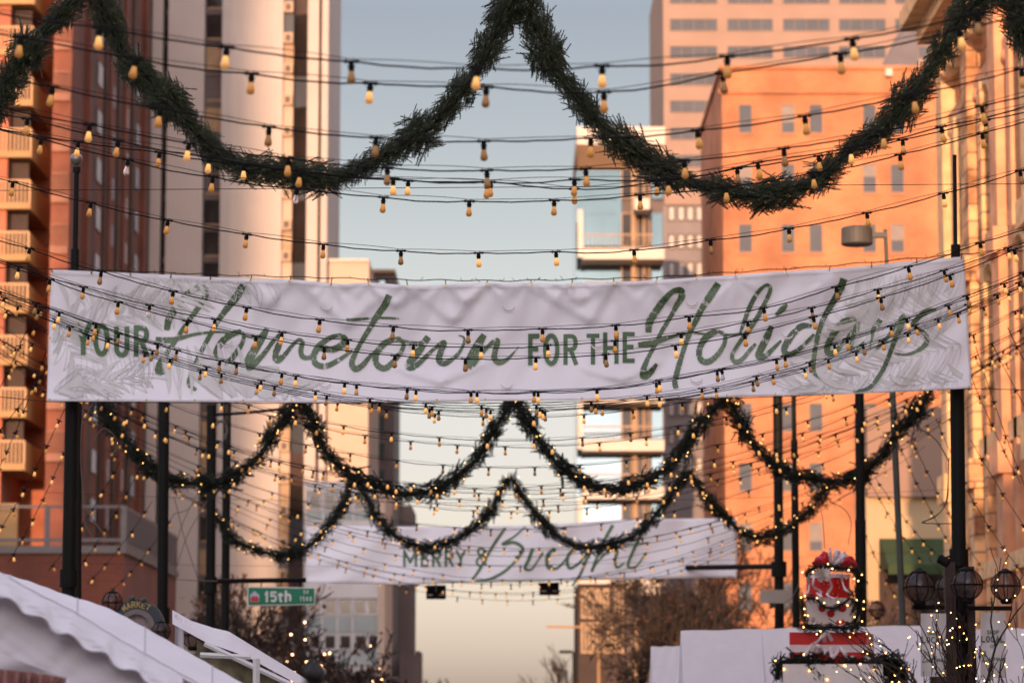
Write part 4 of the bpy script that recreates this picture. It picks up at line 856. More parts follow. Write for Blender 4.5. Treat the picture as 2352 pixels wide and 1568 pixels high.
# stone building on the right, parallel to the street
b9 = thing('stone_building', (14, 60, 0), "carved sandstone building with arches and cornice on the right side of the street", 'building')
XS = 11.45; Y0, Y1 = 20.0, 76.5; ZS = W(0, 20, 76.5).z
def stonemat():
    m, t, p, o = nodes('mottled_sandstone'); c = t.nodes.new('ShaderNodeTexCoord')
    v = t.nodes.new('ShaderNodeTexBrick'); v.inputs['Scale'].default_value = 1; v.inputs['Brick Width'].default_value = .8; v.inputs['Row Height'].default_value = .42; v.inputs['Mortar Size'].default_value = .03
    v.inputs['Color1'].default_value = (.80, .48, .24, 1); v.inputs['Color2'].default_value = (.72, .34, .18, 1); v.inputs['Mortar'].default_value = (.36, .20, .12, 1)
    s_ = t.nodes.new('ShaderNodeSeparateXYZ'); cb = t.nodes.new('ShaderNodeCombineXYZ'); t.links.new(c.outputs['Object'], s_.inputs[0]); ad = t.nodes.new('ShaderNodeMath'); ad.operation = 'ADD'; t.links.new(s_.outputs['Y'], ad.inputs[0]); t.links.new(s_.outputs['X'], ad.inputs[1]); t.links.new(ad.outputs[0], cb.inputs[0]); t.links.new(s_.outputs['Z'], cb.inputs[1]); t.links.new(cb.outputs[0], v.inputs[0])
    n = t.nodes.new('ShaderNodeTexNoise'); n.inputs['Scale'].default_value = 1.1; n.inputs['Detail'].default_value = 9; t.links.new(c.outputs['Object'], n.inputs[0])
    r = t.nodes.new('ShaderNodeValToRGB'); r.color_ramp.elements[0].position = .36; r.color_ramp.elements[0].color = (.34, .28, .22, 1); r.color_ramp.elements[1].position = .58; r.color_ramp.elements[1].color = (1.15, 1.1, 1.0, 1)
    t.links.new(n.outputs[0], r.inputs[0]); mx = t.nodes.new('ShaderNodeMix'); mx.data_type = 'RGBA'; mx.blend_type = 'MULTIPLY'; mx.inputs[0].default_value = 1
    t.links.new(v.outputs[0], mx.inputs[6]); t.links.new(r.outputs[0], mx.inputs[7]); t.links.new(mx.outputs[2], p.inputs['Base Color']); p.inputs['Roughness'].default_value = .9
    bn = t.nodes.new('ShaderNodeBump'); bn.inputs['Strength'].default_value = .8; bn.inputs['Distance'].default_value = .08; t.links.new(n.outputs[0], bn.inputs['Height']); t.links.new(bn.outputs[0], p.inputs['Normal']); return m
M_stone = stonemat(); M_stonetrim = mat('pale_stone_trim', (.74, .44, .22), .85, .25, 2.5, bump=.8); M_stonepink = mat('pink_sandstone', (.68, .32, .17), .9, .3, 1.5, bump=.8)
MB().box(XS, XS + 16, Y0, Y1, 0, ZS - 1.2).build('wall', M_stone, b9)
cn = MB(); cn.box(XS - .35, XS + 16, Y0, Y1 + .35, ZS - 1.2, ZS - .8); cn.box(XS - .75, XS + 16, Y0, Y1 + .75, ZS - .8, ZS - .35); cn.box(XS - 1.15, XS + 16, Y0, Y1 + 1.1, ZS - .35, ZS + .15); cn.box(XS - 1.0, XS + 16, Y0, Y1 + 1.0, ZS + .15, ZS + .5)
cn.build('cornice', M_stonetrim, b9)
for i in range(13):
    y = Y1 - .5 - i * 1.15; br = MB(); br.box(XS - .6, XS, y - .16, y + .16, ZS - 1.7, ZS - 1.2); br.tube([(XS - .3, y - .18, ZS - 1.95), (XS - .3, y + .18, ZS - 1.95)], .28, 12); br.build('scroll_bracket', M_stonetrim, b9)
for zz, h, pr in ((ZS - 3.4, .3, .25), (13.0, .35, .22), (8.1, .45, .30), (5.2, .4, .35)):
    MB().box(XS - pr, XS, Y0, Y1, zz, zz + h).build('string_course', M_stonepink if zz > 9 else M_stonetrim, b9)
for i in range(11):                                               # piers, arched windows between them
    y = Y1 - .7 - i * 4.2
    if y < Y0 + 1: break
    pr = MB(); pr.box(XS - .42, XS, y - .5, y + .5, 0, ZS - 1.75); pr.box(XS - .30, XS, y - 1.75, y - 1.3, 0, ZS - 3.4); pr.box(XS - .22, XS, y - 2.95, y - 2.5, 0, ZS - 3.4); pr.box(XS - .55, XS, y - .62, y + .62, 12.4, 13.0); pr.box(XS - .55, XS, y - .62, y + .62, 7.4, 8.1); pr.build('pier', (M_stonetrim, M_stone, M_stonepink)[i % 3], b9)
    yc = y - 2.1
    for zb0, hh, wv in ((14.0, 2.0, .95), (9.2, 2.4, 1.05)):
        fr = MB(); P = [(XS - .12, yc - wv, zb0)] + [(XS - .12, yc - wv * math.cos(a), zb0 + hh + wv * math.sin(a)) for a in np.linspace(0, math.pi, 13)] + [(XS - .12, yc + wv, zb0)]
        fr.tube(P, .17, 6); f = fr.build('arched_window', M_stonetrim, b9)
        gl_ = MB(); V = [(XS - .02, yc, zb0 + hh)] + [(XS - .02, q[1], q[2]) for q in P]; gl_.add(V, [(0, k, k + 1) for k in range(1, len(P))] + [(0, len(P), 1)]); gl_.build('pane', M_brownrec if i % 3 else M_greyglass, f)
        for s_ in (-1, 1): MB().sphere((XS - .1, yc + s_ * wv * 1.35, zb0 + hh + .9), .22, 8).build('rosette', M_stonepink, b9)
    kb = MB(); kb.box(XS - .25, XS, yc - .2, yc + .2, 3.4, 5.2); kb.build('shop_column', M_stonetrim, b9)
MB().box(XS - .05, XS + .01, Y0, Y1, .5, 3.6).build('shopfront', M_brownrec, b9)
mb = MB(); mb.box(XS - .2, XS - .06, Y0, Y1, 3.7, 4.5); mb.build('sign_band', mat('dark_sign_band', (.05, .035, .03), .6, .1, 2), b9)
# hipped roof beyond
rf = MB(); q = [W(2022, 160, 226), W(2110, 160, 226), W(2110, 20, 230), W(2082, 40, 230)]; rf.add(q + [v + Vector((0, 3, 0)) for v in q], [(0, 1, 2, 3), (7, 6, 5, 4), (0, 3, 7, 4), (3, 2, 6, 7)]); rr = rf.build('roof', mat('grey_slate', (.15, .12, .11), .6, .1, 1), b8)

# buildings behind the camera that keep the street in shade
bb = thing('street_block', (-30, -60, 0), "long block behind the viewer shading the street", 'building')
MB().box(-31, 40, -62, -50, 0, 17.2).build('wall', M_brickR, bb); MB().box(-43, -31, -62, -50, 0, 38).build('wall', M_brickRshade, bb); MB().box(-90, -43, -62, -50, 0, 28).build('wall', M_brickR, bb)
for i in range(22): MB().box(-88 + i * 5.6, -85 + i * 5.6, -50, -49.9, 11, 14).build('window', M_greyglass, bb)
shade_blocker = thing('chimney', (-67, -202, 0), "added slim shaft behind the viewer that softens the sun on the white tower", 'chimney')  # added unseen blocker, shaped to throw a soft shade gradient on the white tower
xq = W(575, 640, 200).x - 400 * math.tan(SUN_AZ)
MB().box(xq - 2.6, xq, -203, -200, 0, 98).build('shaft', M_brickR, shade_blocker)

# ------------------------------------------------------------------ poles and street furniture
def pole(x0, x1, ytop, ybot, d, r_px, label, parts=(), m=M_pole, name='street_pole'):
    """x0/x1: picture x of the axis at ytop/ybot"""
    A, B = W(x1, ybot, d), W(x0, ytop, d); B0_ = A + (A - B) * (A.z / (B.z - A.z)); base = Vector((B0_.x, d, 0))
    root = thing(name, base, label, 'pole', 'dark street poles')
    k = px2m(d)
    for nm, ya, yb, rp in (('shaft', None, None, r_px),) if not parts else parts:
        if ya is None: P = [base, B]
        else:
            f = lambda y: A.lerp(B, (ybot - y) / (ybot - ytop)); P = [base if yb is None else f(yb), f(ya)]
        o_ = MB().tube(P, rp * k, 16)
        o_.build(nm, m, root)
    return root
pl1 = pole(176, 158, 390, 1330, 35.3, 16, "nearest left street pole topped by a metal ball",
           [('shaft', 640, None, 16), ('upper_shaft', 392, 640, 6), ('collar', 575, 645, 9.5), ('neck', 384, 396, 9), ('base_box', 1308, 1348, 21), ('base', 1348, None, 14)])
MB().sphere(W(175, 366, 35.3), 15 * px2m(35.3), 16).build('ball_finial', mat('brushed_metal_ball', (.22, .19, .17), .3, .1, 5, metal=.7), pl1, smooth=True)
pr1 = pole(2192.5, 2203, 356, 1330, 35.3, 17, "nearest right street pole, its slim top bare",
           [('shaft', 600, None, 16.5), ('upper_shaft', 356, 600, 4.8), ('collar', 565, 600, 11), ('base_box', 1262, 1300, 22)])
pole(181, 180, 925, 1400, 42, 7, "slim pole close behind the nearest left pole")
pole(377, 373, 900, 1410, 49, 12.5, "second left pole, with globe lamps at its foot", [('shaft', 900, None, 12.5), ('base_box', 1395, 1432, 17)])
ps = pole(486, 483, 930, 1440, 55, 11, "left traffic signal pole carrying the street name sign", [('shaft', 940, None, 11), ('cap', 930, 945, 12), ('collar', 1015, 1022, 12.5), ('bracket', 1325, 1362, 15)])
pole(522, 517, 900, 1445, 62, 9.5, "fourth left pole, right of the signal pole", [('shaft', 900, None, 9.5)])
pole(1974, 1978, 900, 1440, 49, 12, "pole directly above the gift boxes", [('shaft', 1195, None, 12.5), ('upper_shaft', 880, 1195, 10.5)])
pole(1823, 1829, 900, 1440, 62, 8.5, "slim pole between the signal pole and the gift boxes", [('shaft', 1085, None, 8.5), ('upper_shaft', 880, 1085, 5.5), ('collar', 1010, 1055, 8)])
prs = pole(1786, 1790, 900, 1430, 66, 11, "right traffic signal pole with a mast arm", [('shaft', 905, None, 11), ('bracket', 1290, 1325, 18)])
lamp = pole(2033, 2080, 527, 1568, 52, 7, "leaning street lamp pole with a drum shaped head", [('shaft', 900, None, 7.5), ('upper_shaft', 527, 900, 4.2)], m=M_polegrey, name='street_lamp')
k = px2m(52); c_ = W(1968, 542, 52)
hd = MB(); hd.lathe([(34 * k, -21 * k), (37 * k, -19 * k), (36 * k, 17 * k), (33 * k, 20 * k), (.01, 21 * k)], c_, 24); hd.lathe([(.01, -22 * k), (33 * k, -21.5 * k), (33 * k, -20 * k)], c_, 24); hd.sphere(W(1962, 520, 52), 4 * k, 8)
hdo = hd.build('lamp_head', mat('aged_grey_metal', (.075, .065, .055), .6, .2, 3), lamp)
arm_ = MB(); a1 = W(2003, 540, 52); a2 = W(2036, 538, 52); arm_.box(a1.x, a2.x, 51.95, 52.05, a1.z - 6 * k, a1.z + 6 * k); arm_.build('arm', M_polegrey, lamp)
# mast arms, sign, signals
am = MB(); am.tube([W(497, 1334, 55), W(703, 1331, 55)], .045, 8); am.build('mast_arm', M_black, ps)
am = MB(); am.tube([Vector(p) for p in crom([tuple(W(x, y, 55)) for x, y in ((497, 952), (560, 948), (640, 940), (690, 935))], 5)], .03, 6); am.build('lamp_arm', M_black, ps)
am = MB(); am.tube([Vector(p) for p in crom([tuple(W(x, y, 55)) for x, y in ((497, 975), (508, 966), (518, 972), (521, 990), (517, 1000))], 5)], .02, 6); am.build('hook', M_greymetal, ps)
MB().sphere(W(516, 1003, 55), 5 * px2m(55), 10, 1.4).build('glass_globe', M_greyglass, ps)
am = MB(); am.tube([W(1780, 1300, 66), W(1500, 1304, 71.5), W(960, 1326, 71.5)], .06, 8); am.build('mast_arm', M_black, prs)
for x0, x1, y0, y1, wh in ((979, 1024, 1343, 1375, 'left'), (1239, 1284, 1337, 1366, 'right')):
    c_ = W((x0 + x1) / 2, (y0 + y1) / 2, 71); t_ = thing('traffic_signal', c_, "back of the %s traffic signal hanging under the far banner" % ('larger' if wh == 'left' else 'smaller'), 'traffic light', 'traffic signals seen from behind')
    MB().pbox(x0, x1, y0, y1, 71, .08).build('back_plate', M_black, t_)
    a_ = W(x0, y0, 71); b_ = W(x1, y1, 71); w_ = (b_.x - a_.x)
    MB().box(c_.x - w_ * .03, c_.x + w_ * .03, 70.7, 70.99, c_.z, a_.z + .3).build('hanger', M_greymetal, t_)
    MB().box(c_.x - w_ * .16, c_.x + w_ * .16, 70.75, 70.99, b_.z + .02, c_.z).build('housing', M_pole, t_)
    for s_ in (-1, 1): MB().box(c_.x + s_ * w_ * .27 - .06, c_.x + s_ * w_ * .27 + .06, 70.95, 70.99, b_.z + .08, b_.z + .11).build('louver', M_whitepaint, t_)
sg = thing('street_sign', W(646, 1368, 55), "green street name sign reading 15th St under the mast arm", 'sign')
DS = 55.0
def flat(off=0): return lambda x, y, o_=0.0: W(x, y, DS - .03 - o_)
M_signg = mat('green_sign_sheet', (.0, .17, .085), .4, .04, 3); M_signw = mat('white_reflective', (.62, .64, .60), .4, .04, 3)
mb = MB(); q = [W(568, 1346, DS), W(724, 1348, DS), W(724, 1388, DS), W(568, 1391, DS)]; mb.add(q + [v + Vector((0, .02, 0)) for v in q], [(3, 2, 1, 0), (4, 5, 6, 7), (0, 1, 5, 4), (1, 2, 6, 5), (2, 3, 7, 6), (3, 0, 4, 7)]); mb.build('border', M_signw, sg)
mb = MB(); mb.add([W(570.5, 1348.8, DS - .01), W(721.8, 1350.6, DS - .01), W(721.8, 1385.6, DS - .01), W(570.5, 1388.4, DS - .01)], [(3, 2, 1, 0)]); mb.build('panel', M_signg, sg)
mb = MB(); BF = flat()
for ch, a, b, y0, y1 in (('1', 608, 618, 1357, 1382), ('5', 620, 636, 1357, 1382), ('t', 638, 651, 1357, 1382), ('h', 654, 669, 1355, 1382)): letter(mb, ch, a, b, y0, y1, 5.2, BF, off=.002)
mb.build('lettering', M_signw, sg, label='white route name 15th')
mb = MB()
for ch, a, b, y0, y1 in (('S', 697, 702, 1354, 1363), ('t', 704, 709, 1354, 1363), ('1', 689, 693, 1369, 1380), ('5', 695, 700, 1369, 1380), ('0', 703, 708, 1369, 1380), ('0', 711, 716, 1369, 1380)): letter(mb, ch, a, b, y0, y1, 1.6, BF, off=.002)
mb.build('lettering', M_signw, sg, label='small white St and 1500')
mb = MB(); P = [W(575, 1382, DS - .025), W(595, 1382, DS - .025), W(596, 1366, DS - .025), W(585, 1356, DS - .025), W(574, 1366, DS - .025)]; mb.add(P, [(0, 1, 2, 3, 4)]); mb.build('emblem', mat('pale_blue_emblem', (.45, .45, .55), .5, .05, 3), sg)
mb = MB(); mb.add([W(576, 1381, DS - .03), W(594, 1381, DS - .03), W(594, 1372, DS - .03), W(589, 1367, DS - .03), W(585, 1370, DS - .03), W(581, 1367, DS - .03), W(576, 1372, DS - .03)], [(0, 1, 2, 3, 4, 5, 6)]); mb.build('emblem_skyline', mat('red_emblem', (.45, .05, .04), .5, .05, 3), sg)
mb = MB(); mb.tube([W(600, 1333, DS), W(600, 1347, DS)], .012, 5); mb.tube([W(690, 1333, DS), W(690, 1348, DS)], .012, 5); mb.build('hangers', M_black, sg)

# globe lamps
M_globe, t, p, o = nodes('smoked_globe_glass'); p.inputs['Base Color'].default_value = (.10, .075, .07, 1); p.inputs['Roughness'].default_value = .06; p.inputs['Specular IOR Level'].default_value = .9
tr = t.nodes.new('ShaderNodeBsdfTransparent'); tr.inputs[0].default_value = (.75, .66, .62, 1); mix = t.nodes.new('ShaderNodeMixShader'); mix.inputs[0].default_value = .68
t.links.new(p.outputs[0], mix.inputs[1]); t.links.new(tr.outputs[0], mix.inputs[2]); t.links.new(mix.outputs[0], o.inputs[0])
def globe(x, y, rpx, d, label):
    c_ = W(x, y, d); r_ = rpx * px2m(d); t_ = thing('globe_lamp', c_ - Vector((0, 0, r_ * 1.3)), label, 'lamp', 'globe street lamps')
    MB().sphere(c_, r_, 16).build('glass_globe', M_globe, t_, smooth=True)
    b = MB(); b.lathe([(r_ * .12, r_ * 1.22), (r_ * .2, r_ * 1.15), (r_ * .5, r_ * 1.0), (r_ * .52, r_ * .88), (r_ * .4, r_ * .86)][::-1], c_, 16); b.build('cap', M_black, t_)
    b = MB(); b.lathe([(r_ * .3, -r_ * 1.25), (r_ * .42, -r_ * 1.1), (r_ * .4, -r_ * .9)], c_, 16); b.build('base', M_black, t_)
    b = MB()
    b.tube([c_ + Vector((math.cos(a) * r_ * 1.03, math.sin(a) * r_ * 1.03, 0)) for a in np.linspace(0, 2 * math.pi, 25)], r_ * .045, 5)
    for q in range(4): az = .5 + q * math.pi / 4; b.tube([c_ + Vector((math.cos(az) * math.sin(a) * r_ * 1.03, math.sin(az) * math.sin(a) * r_ * 1.03, math.cos(a) * r_ * 1.03)) for a in np.linspace(.3, 2 * math.pi + .3, 25)], r_ * .04, 5)
    b.build('cage', M_black, t_); return t_
for x, y, r_, d, lb in ((2111, 1347, 35, 35, "largest clear globe lamp, left end of the right pole's cross arm"), (2221, 1342, 35, 34.6, "globe lamp in front of the right pole"), (2310, 1345, 33, 35.6, "globe lamp among the lit twigs at the right edge"),
                        (2178, 1352, 30, 36.5, "globe lamp half hidden behind the right pole's post"), (258, 1383, 24, 40, "globe lamp above the tent roof, beside the clock"), (443, 1458, 28, 40, "globe lamp low between the two white tents"), (370, 1450, 22, 42, "small globe lamp just behind the near tent roof"), (2015, 1400, 18, 60, "distant globe lamp left of the leaning lamp pole"), (1940, 1400, 17, 62, "distant globe lamp behind the gift boxes")):
    globe(x, y, r_, d, lb)
xa_ = thing('lamp_cross_arm', W(2190, 1393, 35.2), "black cross arm with square posts under the right globe lamps", 'lamp arm')
MB().pbox(2095, 2170, 1389, 1399, 35.1, .06).build('arm', M_black, xa_); MB().pbox(2215, 2325, 1391, 1401, 35.1, .06).build('arm', M_black, xa_)
MB().pbox(2172, 2196, 1290, 1684, 35.2, .12).build('post', mat('dark_red_brown_post', (.035, .018, .014), .6, .2, 3), xa_); MB().pbox(2222, 2240, 1300, 1684, 35.25, .1).build('post', MATS['dark_red_brown_post'], xa_)
MB().pbox(2195, 2223, 1405, 1684, 35.35, .05).build('panel', mat('rust_brown_board', (.16, .05, .03), .7, .15, 2), xa_)
for yy in (1438, 1467): MB().pbox(2194, 2224, yy, yy + 9, 35.15, .1).build('rung', M_black, xa_)
sf = thing('spotlight', W(2165, 1275, 35), "small tilted black spotlight on the right pole", 'spotlight'); mb = MB(); a_ = W(2157, 1282, 34.9); mb.tube([a_, a_ + Vector((.10, -.04, -.06))], .055, 8); mb.build('housing', M_black, sf); MB().tube([a_ + Vector((.05, 0, 0)), W(2185, 1275, 35.1)], .012, 6).build('bracket', M_black, sf)
# hanging pennants
def pennant(x0, x1, y0, y1, label, full=True):
    D = 34.8; t_ = thing('hanging_banner', W((x0 + x1) / 2, y1, D), label, 'banner', 'shop local pennants')
    f = lambda x, y, o_=0.0: W(x, y, D - o_ + .03 * math.sin((y - y0) / 22) * .4 + .015 * math.sin((x - x0) / 9))
    mb = MB(); mb.grid(lambda i, j: f(x0 + (x1 - x0) * i, y0 + (y1 - y0) * j), 12, 24); mb.build('cloth', mat('off_white_canvas', (.52, .48, .48), .7, .08, 3), t_, smooth=True)
    mb = MB(); cx_ = (x0 + x1) / 2; s_ = (x1 - x0) / 58
    for wd_, yy, h, w_, wt in (('SHOP', 1448 - 1408, 10, 6.2, 1.7), ('LOCAL', 1461 - 1408, 15, 9.6, 3.0), ('ON', 1481 - 1408, 8, 6, 1.2)):
        n_ = len(wd_); 
        for i_, ch in enumerate(wd_): xx = cx_ + (i_ - n_ / 2) * w_ * s_ * 1.15; letter(mb, ch, xx, xx + w_ * s_, y0 + yy, y0 + yy + h, wt, f, off=.004)
    L = [[(4, 100), (10, 88), (12, 92), (7, 106), (4, 112), (14, 110)], [(16, 104), (13, 110), (17, 110), (21, 103), (20, 110)], [(24, 110), (26, 103), (30, 105)], [(33, 103), (31, 110)], [(35, 110), (38, 103), (40, 110), (43, 103), (44, 110), (48, 106)], [(47, 107), (51, 104), (48, 110), (53, 109)], [(55, 103), (54, 110), (58, 103)]]
    for st in L: ribbon(mb, crom([(x0 + a * s_, y0 + b, 1.7) for a, b in st], 4), f, 1, .004)
    mb.build('lettering', mat('dark_green_print', (.08, .10, .07), .6, .1, 3), t_)
pennant(2115, 2173, 1408, 1553, "off white pennant reading SHOP LOCAL ON Larimer, left of the post")
pennant(2252, 2310, 1406, 1556, "off white pennant half hidden by lit twigs, right of the post")
# wire curl ornaments hung on poles
def curls(lst, d, label):
    t_ = thing('wire_ornament', W(lst[0][0][0], lst[0][0][1], d), label, 'ornament', 'curled wire ornaments on the poles')
    for P in lst: MB().tube([Vector(q) for q in crom([tuple(W(x, y, d)) for x, y in P], 6)], .007, 5).build('wire_curl', mat('tarnished_wire', (.16, .12, .10), .5, .1, 5, metal=.4), t_)
curls([[(192, 930), (186, 1010), (188, 1100), (200, 1170), (245, 1236)], [(188, 1080), (193, 1190), (215, 1236)], [(245, 1236), (215, 1236)], [(205, 1030), (235, 985), (262, 1000), (268, 1030), (255, 1042)], [(195, 960), (215, 925)]], 36.5, "curled wire ornament beside the nearest left pole")
curls([[(2178, 1100), (2175, 1150), (2150, 1185), (2118, 1200), (2190, 1202)], [(2180, 1050), (2170, 1160), (2120, 1200)], [(2100, 990), (2092, 1015), (2102, 1022)], [(2092, 1000), (2110, 985), (2150, 1010), (2180, 1060)]], 36.5, "curled wire ornament beside the nearest right pole")
curls([[(400, 1140), (410, 1180), (425, 1240), (455, 1330)], [(398, 1180), (430, 1170), (450, 1150), (470, 1160), (468, 1190)], [(405, 1330), (440, 1332), (500, 1334)], [(395, 1290), (420, 1200), (460, 1120)], [(400, 1320), (430, 1230), (475, 1150)]], 50, "curled wire ornament between the second and signal poles")
curls([[(1905, 1150), (1940, 1170), (1955, 1200), (1948, 1250)], [(1850, 1130), (1885, 1170), (1895, 1260)], [(1800, 1385), (1820, 1370), (1835, 1340)]], 50, "curled wire ornament left of the gift box pole")
# clock sign
ck = thing('street_clock', W(320, 1440, 44), "round topped black street sign with gold arched lettering MARKET", 'sign')
DC = 44.0; cx_, cy_ = 314, 1440
def arc(x, y, r0, r1, a0, a1, d, dep, n_=20):
    mb = MB(); V = []; 
    for i in range(n_ + 1):
        a = a0 + (a1 - a0) * i / n_
        for r_ in (r0, r1):
            for q in (0, dep): V.append(W(x + r_ * math.cos(a), y - r_ * math.sin(a), d) + Vector((0, q, 0)))
    F = []
    for i in range(n_):
        b = i * 4; c2_ = b + 4; F += [(b, b + 2, c2_ + 2, c2_), (b + 1, c2_ + 1, c2_ + 3, b + 3), (b + 2, b + 3, c2_ + 3, c2_ + 2), (b, c2_, c2_ + 1, b + 1)]
    return mb.add(V, F)
arc(cx_, cy_, 42, 64, .15, math.pi - .3, DC, .12).build('sign_arch', mat('blue_black_enamel', (.035, .045, .055), .5, .1, 3), ck)
arc(cx_, cy_, 30, 42, 0, math.pi, DC - .04, .16).build('rim', mat('grey_cast_metal', (.16, .13, .13), .5, .15, 4), ck); arc(cx_, cy_, .5, 30, 0, math.pi * 2, DC + .04, .05, 28).build('dial', mat('pinkish_dial', (.26, .19, .19), .4, .2, 8), ck)
mb = MB()
for x_, y_ in ((303, 1378), (330, 1382)): mb.sphere(W(x_, y_ - 4, DC), 7 * px2m(DC), 8)
mb.build('crest', MATS['blue_black_enamel'], ck)
mb = MB()
for i_, ch in enumerate('MARKET'):
    a = 2.15 - i_ * .22; xx, yy = cx_ + 53 * math.cos(a), cy_ - 53 * math.sin(a); rot = math.pi / 2 - a
    def ff(x, y, o_=0.0, xx=xx, yy=yy, rot=rot): return W(xx + x * math.cos(rot) - y * math.sin(rot), yy + x * math.sin(rot) + y * math.cos(rot), DC - .01 - o_)
    letter(mb, ch, -4.6, 4.6, -7, 7, 2.0, ff, off=.003)
mb.build('lettering', mat('gold_letters', (.45, .32, .10), .4, .1, 5), ck, label='gold arched word MARKET')
MB().tube([(W(cx_, cy_, DC).x, DC + .06, 0), (W(cx_, cy_, DC).x, DC + .06, W(cx_, cy_ + 28, DC).z)], .06, 10).build('post', M_pole, ck)

# ------------------------------------------------------------------ tents
m, t, p, o = nodes('white_tent_fabric'); c = t.nodes.new('ShaderNodeTexCoord')
n = t.nodes.new('ShaderNodeTexNoise'); n.inputs['Scale'].default_value = 2.2; n.inputs['Detail'].default_value = 9; n.inputs['Distortion'].default_value = 2.2
t.links.new(c.outputs['Object'], n.inputs[0]); r = t.nodes.new('ShaderNodeValToRGB'); r.color_ramp.elements[0].color = (.60, .56, .58, 1); r.color_ramp.elements[1].color = (.70, .67, .71, 1)
t.links.new(n.outputs[0], r.inputs[0]); t.links.new(r.outputs[0], p.inputs['Base Color']); p.inputs['Roughness'].default_value = .6
bn = t.nodes.new('ShaderNodeBump'); bn.inputs['Strength'].default_value = .7; bn.inputs['Distance'].default_value = .02; t.links.new(n.outputs[0], bn.inputs['Height']); t.links.new(bn.outputs[0], p.inputs['Normal']); M_tent = m
tent = thing('market_tent', (-2.2, 17, 0), "near white market tent with scalloped valance filling the lower left", 'tent', 'white market tents')
TT = crom([(-80, 1288), (0, 1314), (75, 1337), (154, 1366), (209, 1382), (259, 1401), (330, 1439), (417, 1488), (517, 1545), (640, 1615), (800, 1705)], 6)
FRL = crom([(-80, 1270), (0, 1316), (72, 1358), (165, 1406), (275, 1474), (373, 1529), (446, 1570), (560, 1635), (700, 1715)], 6)
VAL = crom([(-80, 1372), (-40, 1364), (-15, 1366), (0, 1372), (22, 1374), (40, 1389), (53, 1408), (77, 1414), (94, 1416), (108, 1426), (119, 1448), (136, 1456), (158, 1455), (176, 1468), (191, 1488), (211, 1496), (235, 1497), (248, 1505), (259, 1525), (279, 1537), (305, 1538), (319, 1545), (330, 1562), (350, 1574), (380, 1580), (395, 1592), (420, 1620)], 4)
def samp(C, u): i = u * (len(C) - 1); k = int(min(i, len(C) - 2)); return C[k] + (C[k + 1] - C[k]) * (i - k)
def fy(C, x): return float(np.interp(x, C[:, 0], C[:, 1]))
mb = MB()
def roof(i, j):
    x = -80 + 860 * i; y = fy(TT, x) * (1 - j) + fy(FRL, x) * j; d = 18.6 - 2.6 * j
    return W(x, y, d) + Vector((0, 0, .004 * math.sin(i * 40 + j * 9) * math.sin(j * 3.1) + .0015 * math.sin(i * 120 - j * 22)))
mb.grid(roof, 160, 12); mb.build('roof', M_tent, tent, smooth=True)
mb = MB()
def vala(i, j):
    x = -80 + 500 * i; y0 = fy(FRL, x); y1 = fy(VAL, x); y = y0 + (y1 - y0) * j
    return W(x, y, 16.0 + .014 * math.sin(i * 24 - j * 7) * j + .003 * math.sin(i * 50 + j * 25) - .10 * j)
mb.grid(vala, 180, 14); vo = mb.build('valance', M_tent, tent, smooth=True); md = vo.modifiers.new('t', 'SOLIDIFY'); md.thickness = .004
mb = MB(); mb.tube([W(x, fy(VAL, x), 15.89 + .014 * math.sin((x + 80) / 500 * 24 - 7)) for x in np.linspace(-80, 418, 150)], .005, 5); mb.build('piping', mat('grey_piping', (.30, .27, .28), .6, .1, 4), tent)
mb = MB()
def wall_(i, j):
    x = -80 + 640 * i; y = 1300 + 420 * j
    y = max(y, fy(FRL, x) + 12)
    dz = .035 * math.sin(x / 37 + math.sin(y / 29) * 2) + .02 * math.sin((x * .7 + y) / 11 + math.sin(x / 23)) + .012 * math.sin((x - y * 1.4) / 7.3) + .05 * math.sin(y / 60 + x / 140)
    return W(x, y, 16.1 + dz * .13 - .10 * (y - 1300) / 300)
mb.grid(wall_, 150, 90); mb.build('side_wall', mat('grey_tent_lining', (.66, .61, .63), .7, .05, 4, bump=.3), tent, smooth=True)
mb = MB(); mb.grid(lambda i, j: W(-80 + 240 * i, 1470 + 90 * i + (110 - 60 * i) * j, 15.6 + .02 * math.sin(i * 9 + j * 5)), 30, 10); mb.build('flap', mat('grey_tent_flap', (.52, .47, .49), .7, .06, 4), tent, smooth=True)
cu = MB(); cu.grid(lambda i, j: W(-60 + 212 * i - 10 * j * i, 1534 + 22 * i * i + 140 * j, 15.4 + .03 * math.sin(i * 50)), 60, 8)
tag(cu.build('fringed_cloth', mat('dusty_pink_cloth', (.28, .13, .11), .8, .4, 14), smooth=True), "dusty pink fringed cloth under the near tent at the corner", 'cloth')
MB().tube([(-3.2, 16.2, 0), (-3.2, 16.2, 2.35)], .02, 8).build('leg', M_white_frame, tent); MB().tube([(-.9, 16.2, 0), (-.9, 16.2, 1.55)], .02, 8).build('leg', M_white_frame, tent)
sm_ = MB()
for u_ in (.12, .30, .48, .66): sm_.tube([roof(u_, j / 12) + Vector((0, -.002, .003)) for j in range(13)], .004, 4)
sm_.tube([roof(i / 80, .93) + Vector((0, -.003, .004)) for i in range(81)], .0035, 4); sm_.build('seams', mat('grey_seam', (.40, .37, .40), .6, .1, 4), tent)
